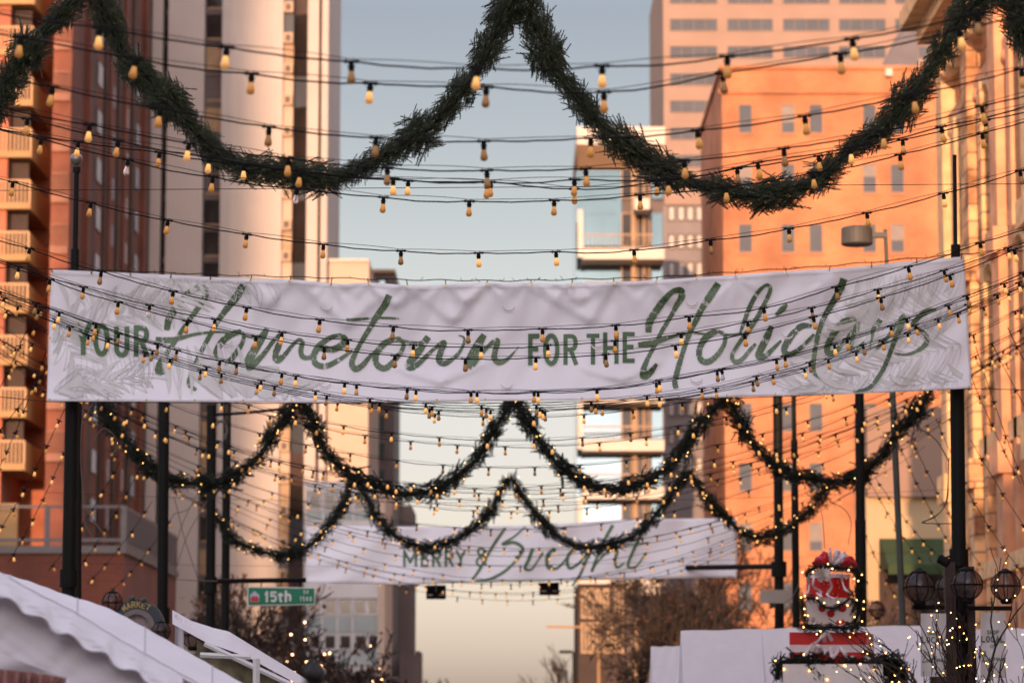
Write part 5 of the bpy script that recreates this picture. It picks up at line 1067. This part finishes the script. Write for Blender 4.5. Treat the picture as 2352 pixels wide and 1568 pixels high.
# second tent
t2 = thing('market_tent', (-2.6, 31, 0), "second white tent behind, with an open framed gable", 'tent', 'white market tents')
mb = MB()
T2a = np.array([(396, 1400), (440, 1425), (493, 1442), (525, 1449), (600, 1495), (700, 1556), (760, 1592)]); T2b = np.array([(396, 1432), (473, 1474), (567, 1507), (683, 1570), (760, 1612)])
mb.grid(lambda i, j: W(396 + 364 * i, np.interp(396 + 364 * i, T2a[:, 0], T2a[:, 1]) * (1 - j) + np.interp(396 + 364 * i, T2b[:, 0], T2b[:, 1]) * j, 32 - 2 * j), 50, 6); mb.build('roof', M_tent, t2, smooth=True)
mb = MB(); mb.tube([W(460, 1503, 30), W(575, 1508, 30)], .03, 6); mb.tube([W(589, 1512, 30), W(589, 1700, 30)], .04, 6); mb.tube([W(470, 1477, 30), W(700, 1586, 30)], .03, 6); mb.build('frame', M_white_frame, t2)
mb = MB(); mb.add([W(452, 1468, 30.2), W(700, 1580, 30.2), W(700, 1690, 30.2), W(452, 1690, 30.2)], [(0, 1, 2, 3)]); mb.build('clear_panel', mat('plastic_panel_reflections', (.20, .17, .10), .3, .6, 6), t2)  # olive mottling stands in for reflections in the plastic
mb = MB(); mb.grid(lambda i, j: W(402 + 20 * i, 1410 + 8 * i + 95 * j, 31 + .03 * math.sin(i * 5)), 6, 10); mb.build('corner_flap', M_tent, t2)
# right tents
def bigtent(x0, x1, xr_, y0, y1, d, label):
    t_ = thing('market_tent', W((x0 + x1) / 2, 1684, d), label, 'tent', 'white market tents')
    t_.location.z = 0
    o0 = Vector((0, 0, 0)); z0 = W(0, y0, d).z
    A = W(xr_, y0, d); Bq = W(x1, y1, d)
    mb = MB(); dep = 3.0
    mb.grid(lambda i, j: Vector((A.x + (Bq.x - A.x) * i - (A.x - W(x0, 1640, d).x) * 0 * j, d + .9 * (1 - j) - .9 * 0, 1.9 + (A.z + (Bq.z - A.z) * i - 1.9) * (1 - j) - .04 * math.sin(math.pi * i) * math.sin(math.pi * j) + .006 * math.sin(i * 31 + j * 12))), 60, 14)
    mb.build('roof', M_tent, t_, smooth=True)
    sq = MB(); n_ = max(1, int((Bq.x - A.x) / 1.2))
    for q_ in range(1, n_): xx = A.x + (Bq.x - A.x) * q_ / n_; sq.tube([(xx, d + .895, A.z + .004), (xx, d + .44, (A.z + 1.9) / 2 - .03), (xx, d - .004, 1.9)], .006, 4)
    if n_ > 1: sq.build('seams', mat('grey_seam', (.40, .37, .40), .6, .1, 4), t_)
    mb = MB(); mb.add([(A.x, d + .9, A.z), (A.x, d, 1.9), (W(x0, 1640, d).x, d + .6, 1.9)], [(0, 1, 2)]); mb.build('gable_end', M_tent, t_)
    mb = MB(); mb.grid(lambda i, j: Vector((A.x + (Bq.x - A.x) * i, d + .02 * math.sin(i * 50), 1.9 - 1.9 * j)), 60, 4); mb.build('side_wall', M_tent, t_, smooth=True)
bigtent(1560, 2140, 1571, 1443, 1430, 45, "long white tent roof behind the gift boxes")
bigtent(1492, 1640, 1500, 1481, 1478, 56, "small white tent at the left end of the long tent")
bigtent(2235, 2480, 2240, 1440, 1436, 47, "white tent behind the twigs at the right edge")

# ------------------------------------------------------------------ gift tower
GD = 40.0; gk = px2m(GD)
def gbox(name, x0, x1, y0, y1, d, dep, m_, label, skew=0.0):
    a, b = W(x0, y0, d), W(x1, y1, d); t_ = thing(name, Vector(((a.x + b.x) / 2, d + dep / 2, b.z)), label, 'gift box', 'stacked giant gift boxes')
    mb = MB(); zt, zb = a.z, b.z
    V = [(a.x, d, zb), (b.x, d, zb), (b.x + skew, d + dep, zb), (a.x + skew, d + dep, zb)]; V += [(v[0], v[1], zt) for v in V]
    mb.add(V, [(0, 3, 2, 1), (4, 5, 6, 7), (0, 1, 5, 4), (1, 2, 6, 5), (2, 3, 7, 6), (3, 0, 4, 7)]); mb.build('box', m_, t_); return t_, a, b
g0, a, b = gbox('gift_box', 1798, 2030, 1524, 1690, GD - .2, 1.3, M_whitegift, "lowest and widest white gift box draped with greenery", .1)
g1, a, b = gbox('gift_box', 1813, 1992, 1451, 1524, GD, .9, M_redgift, "wide bright red gift box with pink and white ribbon band", .20)
st = MB(); 
for y0, y1 in ((1480, 1488), (1493, 1497)): 
    z0, z1 = W(0, y1, GD).z, W(0, y0, GD).z; st.box(a.x - .004, b.x + .002, GD - .006, GD - .001, z0, z1)
    st.add([(b.x + .003, GD - .004, z0), (b.x + .203, GD + .9, z0), (b.x + .203, GD + .9, z1), (b.x + .003, GD - .004, z1)], [(0, 1, 2, 3)])
st.box(a.x - .003, b.x + .001, GD - .005, GD - .0008, W(0, 1493, GD).z, W(0, 1488, GD).z); st.build('ribbon_band', M_ribbon, g1)
def ribbon3(P, wd, d, m_, name, parent, tw=0):
    C = crom([(x, y) for x, y in P], 6); mb = MB(); V = []; n_ = len(C)
    for i in range(n_):
        a_ = C[max(i - 1, 0)]; b_ = C[min(i + 1, n_ - 1)]; tv = b_ - a_; L = np.hypot(*tv) + 1e-6; nr = np.array([-tv[1], tv[0]]) / L; u = i / (n_ - 1)
        bulge = -.05 - .07 * math.sin(u * math.pi * 2.3 + tw)
        ww = wd * (.55 + .45 * abs(math.cos(u * 5 + tw)))
        for k_ in (-.5, 0, .5): V.append(W(C[i][0] + nr[0] * ww * k_, C[i][1] + nr[1] * ww * k_, d + bulge + abs(k_) * .03))
    F = [(i * 3 + k_, i * 3 + k_ + 1, i * 3 + k_ + 4, i * 3 + k_ + 3) for i in range(n_ - 1) for k_ in range(2)]
    return mb.add(V, F).build(name, m_, parent, smooth=True)
for i_, P in enumerate(([(1897, 1450), (1880, 1470), (1865, 1485), (1862, 1515)], [(1895, 1452), (1893, 1480), (1898, 1516)], [(1900, 1452), (1915, 1475), (1932, 1488), (1952, 1516)], [(1893, 1455), (1868, 1475), (1848, 1505), (1838, 1518)], [(1902, 1456), (1908, 1485), (1912, 1508), (1925, 1490), (1912, 1482)], [(1878, 1508), (1885, 1490), (1875, 1482), (1870, 1502), (1885, 1512)], [(1950, 1515), (1958, 1507), (1966, 1512), (1960, 1520)])):
    ribbon3(P, 9, GD, M_ribbon, 'bow_ribbon', g1, i_)
g2, a, b = gbox('gift_box', 1852, 1957, 1372, 1440, GD + .12, .65, M_whitegift, "square white gift box with red dots and icing drips", .18)
mb = MB()
for x_, y_, r_ in ((1888, 1396, 7.5), (1935, 1396, 7.8), (1908, 1408, 7.8), (1868, 1428, 5), (1945, 1430, 4)):
    c_ = W(x_, y_, GD + .12) - Vector((0, .006, 0)); mb.tube([c_, c_ + Vector((0, -.004, 0))], r_ * gk * 1.15, 18)
mb.build('red_dots', mat('red_felt_dots', (.42, .012, .010), .7, .15, 9), g2)
mb = MB()
for x_ in range(1854, 1958, 9): l = random.uniform(2, 9); mb.tube([W(x_, 1372, GD + .11), W(x_, 1372 + l, GD + .11)], [.016, .010], 6)
mb.build('icing_drips', M_ribbon, g2)
cR = W(1902, 1348, GD + .45)
g3 = thing('gift_box', Vector((cR.x, GD + .45, W(0, 1372, GD).z)), "round red hat box with loose white ribbons", 'gift box', 'stacked giant gift boxes')
zt, zb = W(0, 1322, GD).z - cR.z, W(0, 1371, GD).z - cR.z; rr_ = 50 * gk
MB().lathe([(rr_, zb), (rr_, zt)], cR, 36).build('drum', M_redgift, g3, smooth=False)
MB().lathe([(rr_ * 1.03, zt - .012), (rr_ * 1.03, zt + .035)], cR, 36).build('lid', M_ribbon, g3)
mb = MB()
for _ in range(30):
    a_ = random.uniform(math.pi * 1.05, math.pi * 1.95); z_ = random.uniform(zb + .04, zt - .05); c_ = cR + Vector((math.cos(a_) * rr_ * 1.005, math.sin(a_) * rr_ * 1.005, z_)); mb.sphere(c_, .009, 5)
mb.build('gold_specks', M_brass, g3)
for i_, P in enumerate(([(1870, 1320), (1868, 1345), (1885, 1358), (1880, 1375)], [(1900, 1322), (1910, 1345), (1900, 1365), (1915, 1375)], [(1855, 1325), (1858, 1350), (1851, 1368)], [(1932, 1322), (1940, 1350), (1955, 1362)], [(1915, 1322), (1930, 1318), (1945, 1328)], [(1875, 1360), (1888, 1372), (1872, 1378)], [(1898, 1362), (1912, 1376), (1925, 1370)])):
    ribbon3(P, 5.5, GD - .12, M_ribbon, 'loose_ribbon', g3, i_)
# flower and bow toppers
fl = thing('paper_flower', W(1893, 1318, GD - .1), "large white paper flower on the round red box", 'flower', 'paper flowers on the gift boxes')
def petals(t_, x, y, rpx, d, m_, n_=34):
    c_ = W(x, y, d); mb = MB()
    for i in range(n_):
        a_ = random.uniform(0, 6.283); e = random.uniform(-.3, 1.2); L = rpx * gk * random.uniform(.6, 1.1); dv = Vector((math.cos(a_) * math.cos(e), -abs(math.sin(a_) * math.cos(e)) * .8, math.sin(e) * .6 + math.sin(a_) * .5)).normalized(); sd = dv.cross(Vector((0, -1, .2))).normalized() * L * .18
        mb.add([c_, c_ + dv * L * .55 + sd, c_ + dv * L, c_ + dv * L * .55 - sd], [(0, 1, 2, 3)])
    mb.build('petals', m_, t_)
M_petal = mat('white_paper_petal', (.66, .58, .54), .6, .1, 6); M_redpetal = mat('red_petal', (.40, .015, .02), .6, .2, 6)
petals(fl, 1888, 1322, 26, GD - .14, M_petal, 60)
for x_, y_, r_, mm, lb in ((1868, 1427, 15, M_petal, "white rose at the left foot of the dotted box"), (1930, 1430, 12, M_redpetal, "red flower at the right foot of the dotted box"), (1893, 1512, 12, M_redpetal, "red poinsettia below the ribbon bow"), (1990, 1512, 11, M_petal, "small white rosette at the corner of the red box"), (1927, 1520, 14, M_redpetal, "red poinsettia right of the ribbon tails")):
    f_ = thing('flower', W(x_, y_, GD - .1), lb, 'flower', 'paper flowers on the gift boxes'); petals(f_, x_, y_, r_, GD - .12, mm, 40)
bw = thing('tulle_bow', W(1915, 1300, GD + .3), "puffy red and white tulle bow topping the gift tower", 'bow')
def puff(x0, y0, x1, y1, w_, m_, ph):
    mb = MB()
    def f(i, j):
        u = i; x = x0 + (x1 - x0) * u; y = y0 + (y1 - y0) * u - 14 * math.sin(u * math.pi) ; a_ = (j - .5) * 3.0
        ww = w_ * math.sin(math.pi * (.1 + .8 * u)) ; return W(x + 3 * math.sin(j * 14 + ph), y + ww * math.sin(a_) * .6 + 2 * math.sin(u * 21 + j * 9 + ph), GD + .25 - ww * gk * math.cos(a_))
    mb.grid(f, 18, 12); mb.build('loop', m_, bw, smooth=True)
for i_, (x0, y0, x1, y1, w_, mm) in enumerate(((1908, 1304, 1866, 1296, 22, M_redribbon), (1915, 1304, 1968, 1298, 22, M_redribbon), (1908, 1306, 1884, 1282, 22, M_redribbon), (1920, 1306, 1950, 1286, 24, M_ribbon), (1908, 1300, 1906, 1272, 24, M_ribbon),
        (1912, 1302, 1930, 1276, 22, M_ribbon), (1902, 1308, 1878, 1298, 18, M_redribbon), (1925, 1308, 1948, 1302, 18, M_redribbon), (1912, 1308, 1936, 1296, 22, M_ribbon), (1905, 1308, 1892, 1292, 18, M_redribbon))): puff(x0, y0, x1, y1, w_, mm, i_)
gg = 'evergreen trim on the gift boxes'
def trim(pts, lb, rad=.06, n=8, dens=300): garland(pts, GD - .1, rad * 1.2, dens * 2, SPM, lb, gg, (n + 1) // 2, M_needle2, 'evergreen_trim', .009, 'evergreen trim')
trim([(1853, 1325), (1856, 1312), (1880, 1302), (1915, 1303), (1945, 1306), (1965, 1308), (1972, 1320)], "evergreen ring over the round red box", .06, 12)
trim([(1972, 1320), (1975, 1345), (1968, 1365), (1972, 1400), (1962, 1432)], "evergreen trail down the right side of the boxes", .07, 14)
trim([(1853, 1373), (1875, 1376), (1892, 1392), (1915, 1396), (1938, 1384), (1955, 1370)], "evergreen swag over the dotted box", .045, 9)
trim([(1842, 1372), (1844, 1400), (1852, 1432)], "evergreen trail down the left side of the dotted box", .04, 8)
trim([(1840, 1436), (1870, 1442), (1910, 1440), (1945, 1442), (1975, 1436)], "evergreen sprays along the top of the red box", .07, 10)
trim([(1785, 1560), (1790, 1525), (1815, 1517), (1850, 1518), (1890, 1520), (1930, 1524), (1975, 1522), (2020, 1518), (2060, 1520), (2075, 1560)], "long evergreen garland around the lowest gift box", .10, 16, 190)
trim([(1860, 1520), (1868, 1545), (1885, 1575), (1892, 1610)], "evergreen tail hanging on the lowest box front", .09, 4)
trim([(2040, 1525), (2050, 1560), (2055, 1600)], "thick evergreen tail right of the lowest box", .12, 5)

# ------------------------------------------------------------------ trees
def bare_tree(x, ybase_top, d, height, spread, label, group, lights=0, levels=5, m_=M_bark, leaves=0, far=False, seed=1, twigr=.006, name='bare_tree', nb=3, lm=None, z0=0.0):
    rd = random.Random(seed); bx_ = W(x, 1400, d).x; root = thing(name, (bx_, d, z0), label, 'tree', group); twigr = max(twigr, .016) if far else twigr
    tb = MB(); cb = MB(); tips = []
    def grow(p, dv, L, r_, lev):
        P = [p]; q = p; dd = dv.copy()
        for s_ in range(4):
            dd = (dd + Vector((rd.gauss(0, .14), rd.gauss(0, .14), rd.gauss(.03, .08)))).normalized(); q = q + dd * L / 4; P.append(q)
        (tb if lev == 0 else cb).tube(P, [max(twigr, r_ * (1 - .12 * i)) for i in range(5)], 6 if lev < 2 else 3, caps=False)
        tips.extend(P[2:] if lev >= levels - 2 else [])
        if lev < levels:
            for k_ in range(nb + (1 if lev < 2 else 0)):
                a_ = rd.uniform(0, 6.283); tilt = rd.uniform(.25, .75) * (spread); st = P[rd.choice((2, 3, 4, 4))]
                side = dd.cross(Vector((math.cos(a_), math.sin(a_), .2))).normalized(); nd = (dd + side * tilt).normalized(); grow(st, nd, L * rd.uniform(.6, .85), r_ * .58, lev + 1)
    grow(Vector((bx_, d, z0)), Vector((rd.uniform(-.05, .05), 0, 1)), height * .30, height * .018, 0)
    tb.build('trunk', m_, root); cr = cb.build('crown', m_, root)
    if leaves:
        V = []; F = []
        for i in range(leaves):
            p = rd.choice(tips) + Vector((rd.gauss(0, .12), rd.gauss(0, .12), rd.gauss(0, .12))); s_ = rd.uniform(.04, .09) * (1.6 if far else .6); a_ = Vector((rd.gauss(0, 1), rd.gauss(0, 1), rd.gauss(0, 1))).normalized() * s_; b_ = a_.orthogonal().normalized() * s_ * .6
            k_ = len(V); V += [p - a_, p + b_, p + a_, p - b_]; F.append((k_, k_ + 1, k_ + 2, k_ + 3))
        mb = MB(); mb.add(V, F); mb.build('leaves', M_dryleaf, root)
    if lights:
        l_ = MB(); l_.sphere((0, 0, 0), .0065 if not far else .022, 5); me = new_mesh('fairy_light', l_.V, l_.F, lm or M_fairy)
        for i in range(lights):
            o_ = bpy.data.objects.new('fairy_light', me); COL.objects.link(o_); o_.parent = root; o_.location = rd.choice(tips) + Vector((rd.gauss(0, .05), -.03, rd.gauss(0, .05))) - root.location
    return root
BT = 'bare winter trees down the street'
bare_tree(1470, 0, 108, 8.6, 1.0, "bare leafy brown tree at the right end of the street gap", BT, 0, 6, leaves=350, far=True, seed=3)
bare_tree(1570, 0, 112, 9.5, 1.1, "wide bare tree in front of the glass tower's corner", BT, 0, 6, leaves=350, far=True, seed=4)
bare_tree(1660, 0, 105, 9.2, 1.1, "bare tree left of the right signal pole, catching sun", BT, 0, 6, leaves=300, far=True, seed=5)
bare_tree(1745, 0, 110, 8.8, 1.0, "bare tree directly behind the right signal pole", BT, 0, 6, leaves=300, far=True, seed=6)
bare_tree(1880, 0, 104, 8.5, 1.0, "bare tree behind the gift boxes", BT, 0, 5, leaves=900, far=True, seed=8)
bare_tree(2120, 0, 98, 7.0, 1.0, "bare tree under the green awning", BT, 0, 5, leaves=500, far=True, seed=9)
bare_tree(1290, 0, 150, 8.5, .8, "thin leafless tree leaning over the street gap", BT, 0, 5, seed=10, twigr=.012)
bare_tree(640, 0, 90, 6.8, 1.0, "brown tree behind the street sign", BT, 0, 6, leaves=600, far=True, seed=11)
bare_tree(760, 0, 80, 4.8, 1.2, "bushy bare tree wrapped in warm fairy lights, left of the gap", BT, 48, 6, leaves=400, far=True, seed=12, lm=M_fairy_far)
bare_tree(830, 0, 84, 4.4, 1.2, "second bushy tree wrapped in warm fairy lights beside the gap", BT, 40, 6, leaves=700, far=True, seed=13, lm=M_fairy_far)
bare_tree(1055, 0, 400, 10.5, 1.3, "far round tree at the end of the street", BT, 0, 6, seed=14, twigr=.05)
for i_, (x_, h_) in enumerate(((1010, 8.6), (1130, 8.2))): bare_tree(x_, 0, 410, h_, 1.4, "far low tree %s the round one at the street's end" % ('left of' if i_ == 0 else 'right of'), BT, 0, 5, seed=20 + i_, twigr=.05)
LG = 'small planter trees with fairy lights'
_bt = bare_tree
def bare_tree(x, yb_, d, h, sp, lb, g, n=0, lv=5, **k): return _bt(x, yb_, d, h * .93, sp * .42, lb, g, n, 5, nb=2, **k)
bare_tree(100, 0, 38, 4.6, .9, "planter tree with a few fairy lights left of the nearest pole", LG, 12, 6, leaves=300, seed=31, twigr=.005)
bare_tree(268, 0, 41, 4.3, 1.0, "leafy dark planter tree between the left poles", LG, 5, 6, leaves=1100, seed=32, twigr=.006)
bare_tree(420, 0, 46, 4.0, .8, "thin planter tree between the second and signal poles", LG, 6, 5, seed=33, twigr=.005)
bare_tree(2290, 0, 33, 4.4, 1.0, "dark twiggy tree with many fairy lights at the right edge", LG, 60, 6, seed=34, twigr=.005)
bare_tree(2345, 0, 34, 3.9, 1.0, "second twiggy tree with fairy lights cut by the right edge", LG, 40, 6, seed=35, twigr=.005)
bare_tree(2225, 0, 34, 3.4, .7, "slim fairy lit tree climbing the right post", LG, 22, 6, seed=36, twigr=.004)
bare_tree(2100, 0, 36, 3.1, .8, "thin unlit twigs left of the pennant", LG, 0, 6, seed=37, twigr=.004)
bare_tree = _bt
# distant street lamps and signs in the gap
for x_, y0, d, lb in ((1375, 1440, 150, "thin distant lamp post before the dark glass wall"),):
    t_ = thing('lamp_post', W(x_, 1684, d), lb, 'lamp post'); t_.location.z = 0
    MB().tube([(t_.location.x, d, 0), W(x_, y0, d)], .09, 6).build('post', M_bronze, t_); MB().tube([W(x_ - 120, y0 - 2, d), W(x_, y0, d)], .06, 5).build('arm', M_creamconc, t_)
for i_, (x_, y_) in enumerate(((1300, 1496), (1283, 1538))):
    t_ = thing('lamp_post', W(x_ + 18, 1684, 160 + i_ * 20), "small distant cobra head lamp, %s of two beside the gap" % ('upper' if i_ == 0 else 'lower'), 'lamp post', 'distant cobra head lamps'); d = t_.location.y; t_.location.z = 0
    MB().tube([(t_.location.x, d, 0), W(x_ + 18, y_, d)], .08, 6).build('post', M_pole, t_); c_ = W(x_, y_, d); MB().box(c_.x - .35, c_.x + .35, d - .1, d + .1, c_.z - .08, c_.z + .08).build('lamp_head', M_pole, t_)
# dark lower building mass under the glass tower
b11 = thing('brown_building', (8, 140, 0), "dark glazed low building with golden mullions right of the street gap", 'building')
MB().pbox(1328, 1440, 1338, 1684, 150, 10).build('wall', M_brownrec, b11)
for i_ in range(6): facade_window(b11, 1334 + i_ * 17, 1348 + i_ * 17, 1350, 1420, 149.9, M_darkglass, M_bronze, .12); facade_window(b11, 1334 + i_ * 17, 1348 + i_ * 17, 1428, 1500, 149.9, M_darkglass, M_bronze, .12)
MB().pbox(1326, 1500, 1328, 1340, 149.7, .4).build('cornice', M_whitepaint, b11)
# white road sign beside signal pole
rs = thing('road_sign', W(1780, 1370, 64), "blank white back of a street sign behind the right signal pole", 'sign'); MB().pbox(1746, 1822, 1354, 1384, 63.5, .03).build('panel', mat('pale_sign_back', (.36, .31, .27), .5, .05, 2), rs)
MB().pbox(1783, 1787, 1350, 1390, 63.6, 1.6).build('bracket', M_black, rs)

# ------------------------------------------------------------------ person, only the top knot reaches into the frame
def person():
    D = 10.0; x = W(722, 1560, D).x; me = bpy.data.meshes.new('person')
    J = [((0, 0, .93), .15), ((0, 0, 1.15), .13), ((0, 0, 1.38), .17), ((0, 0, 1.46), .06), ((0, 0, 1.53), .055), ((0, -.01, 1.62), .10), ((0, 0, 1.70), .085),
         ((-.19, 0, 1.40), .06), ((-.25, .02, 1.13), .05), ((-.24, -.08, .90), .035), ((.19, 0, 1.40), .06), ((.25, .02, 1.13), .05), ((.24, -.08, .90), .035),
         ((-.10, 0, .88), .10), ((-.11, -.02, .48), .065), ((-.11, .02, .08), .05), ((-.11, -.12, .04), .045), ((.10, 0, .88), .10), ((.11, -.02, .48), .065), ((.11, .02, .08), .05), ((.11, -.12, .04), .045)]
    E = [(0, 1), (1, 2), (2, 3), (3, 4), (4, 5), (5, 6), (2, 7), (7, 8), (8, 9), (2, 10), (10, 11), (11, 12), (0, 13), (13, 14), (14, 15), (15, 16), (0, 17), (17, 18), (18, 19), (19, 20)]
    me.from_pydata([j[0] for j in J], E, []); me.update(); me.materials.append(mat('dark_coat', (.03, .028, .03), .8, .2, 5))
    o_ = bpy.data.objects.new('person', me); COL.objects.link(o_); o_.location = (x, D, .004)
    sk = o_.modifiers.new('skin', 'SKIN')
    for i, (_, r_) in enumerate(J): me.skin_vertices[0].data[i].radius = (r_, r_ * .8)
    me.skin_vertices[0].data[0].use_root = True
    o_.modifiers.new('sub', 'SUBSURF').levels = 2; o_.modifiers['sub'].render_levels = 2
    tag(o_, "person in dark coat whose dark top knot pokes above the frame's lower edge", 'person')
    h = MB(); h.sphere((x, D + .01, 1.665), .108, 14); h.sphere((x + .0, D, 1.795), .036, 10, .9); h.sphere((x - .012, D, 1.825), .014, 8, 1.4)
    for i in range(9): a_ = i * .7; h.tube([(x + .03 * math.cos(a_), D + .03 * math.sin(a_), 1.775), (x + .036 * math.cos(a_ + .9), D + .036 * math.sin(a_ + .9), 1.80), (x + .015 * math.cos(a_ + 1.8), D + .015 * math.sin(a_ + 1.8), 1.828)], .008, 5)
    hair = h.build('hair', mat('dark_brown_hair', (.012, .008, .007), .5, .3, 30), o_, smooth=True)
person()
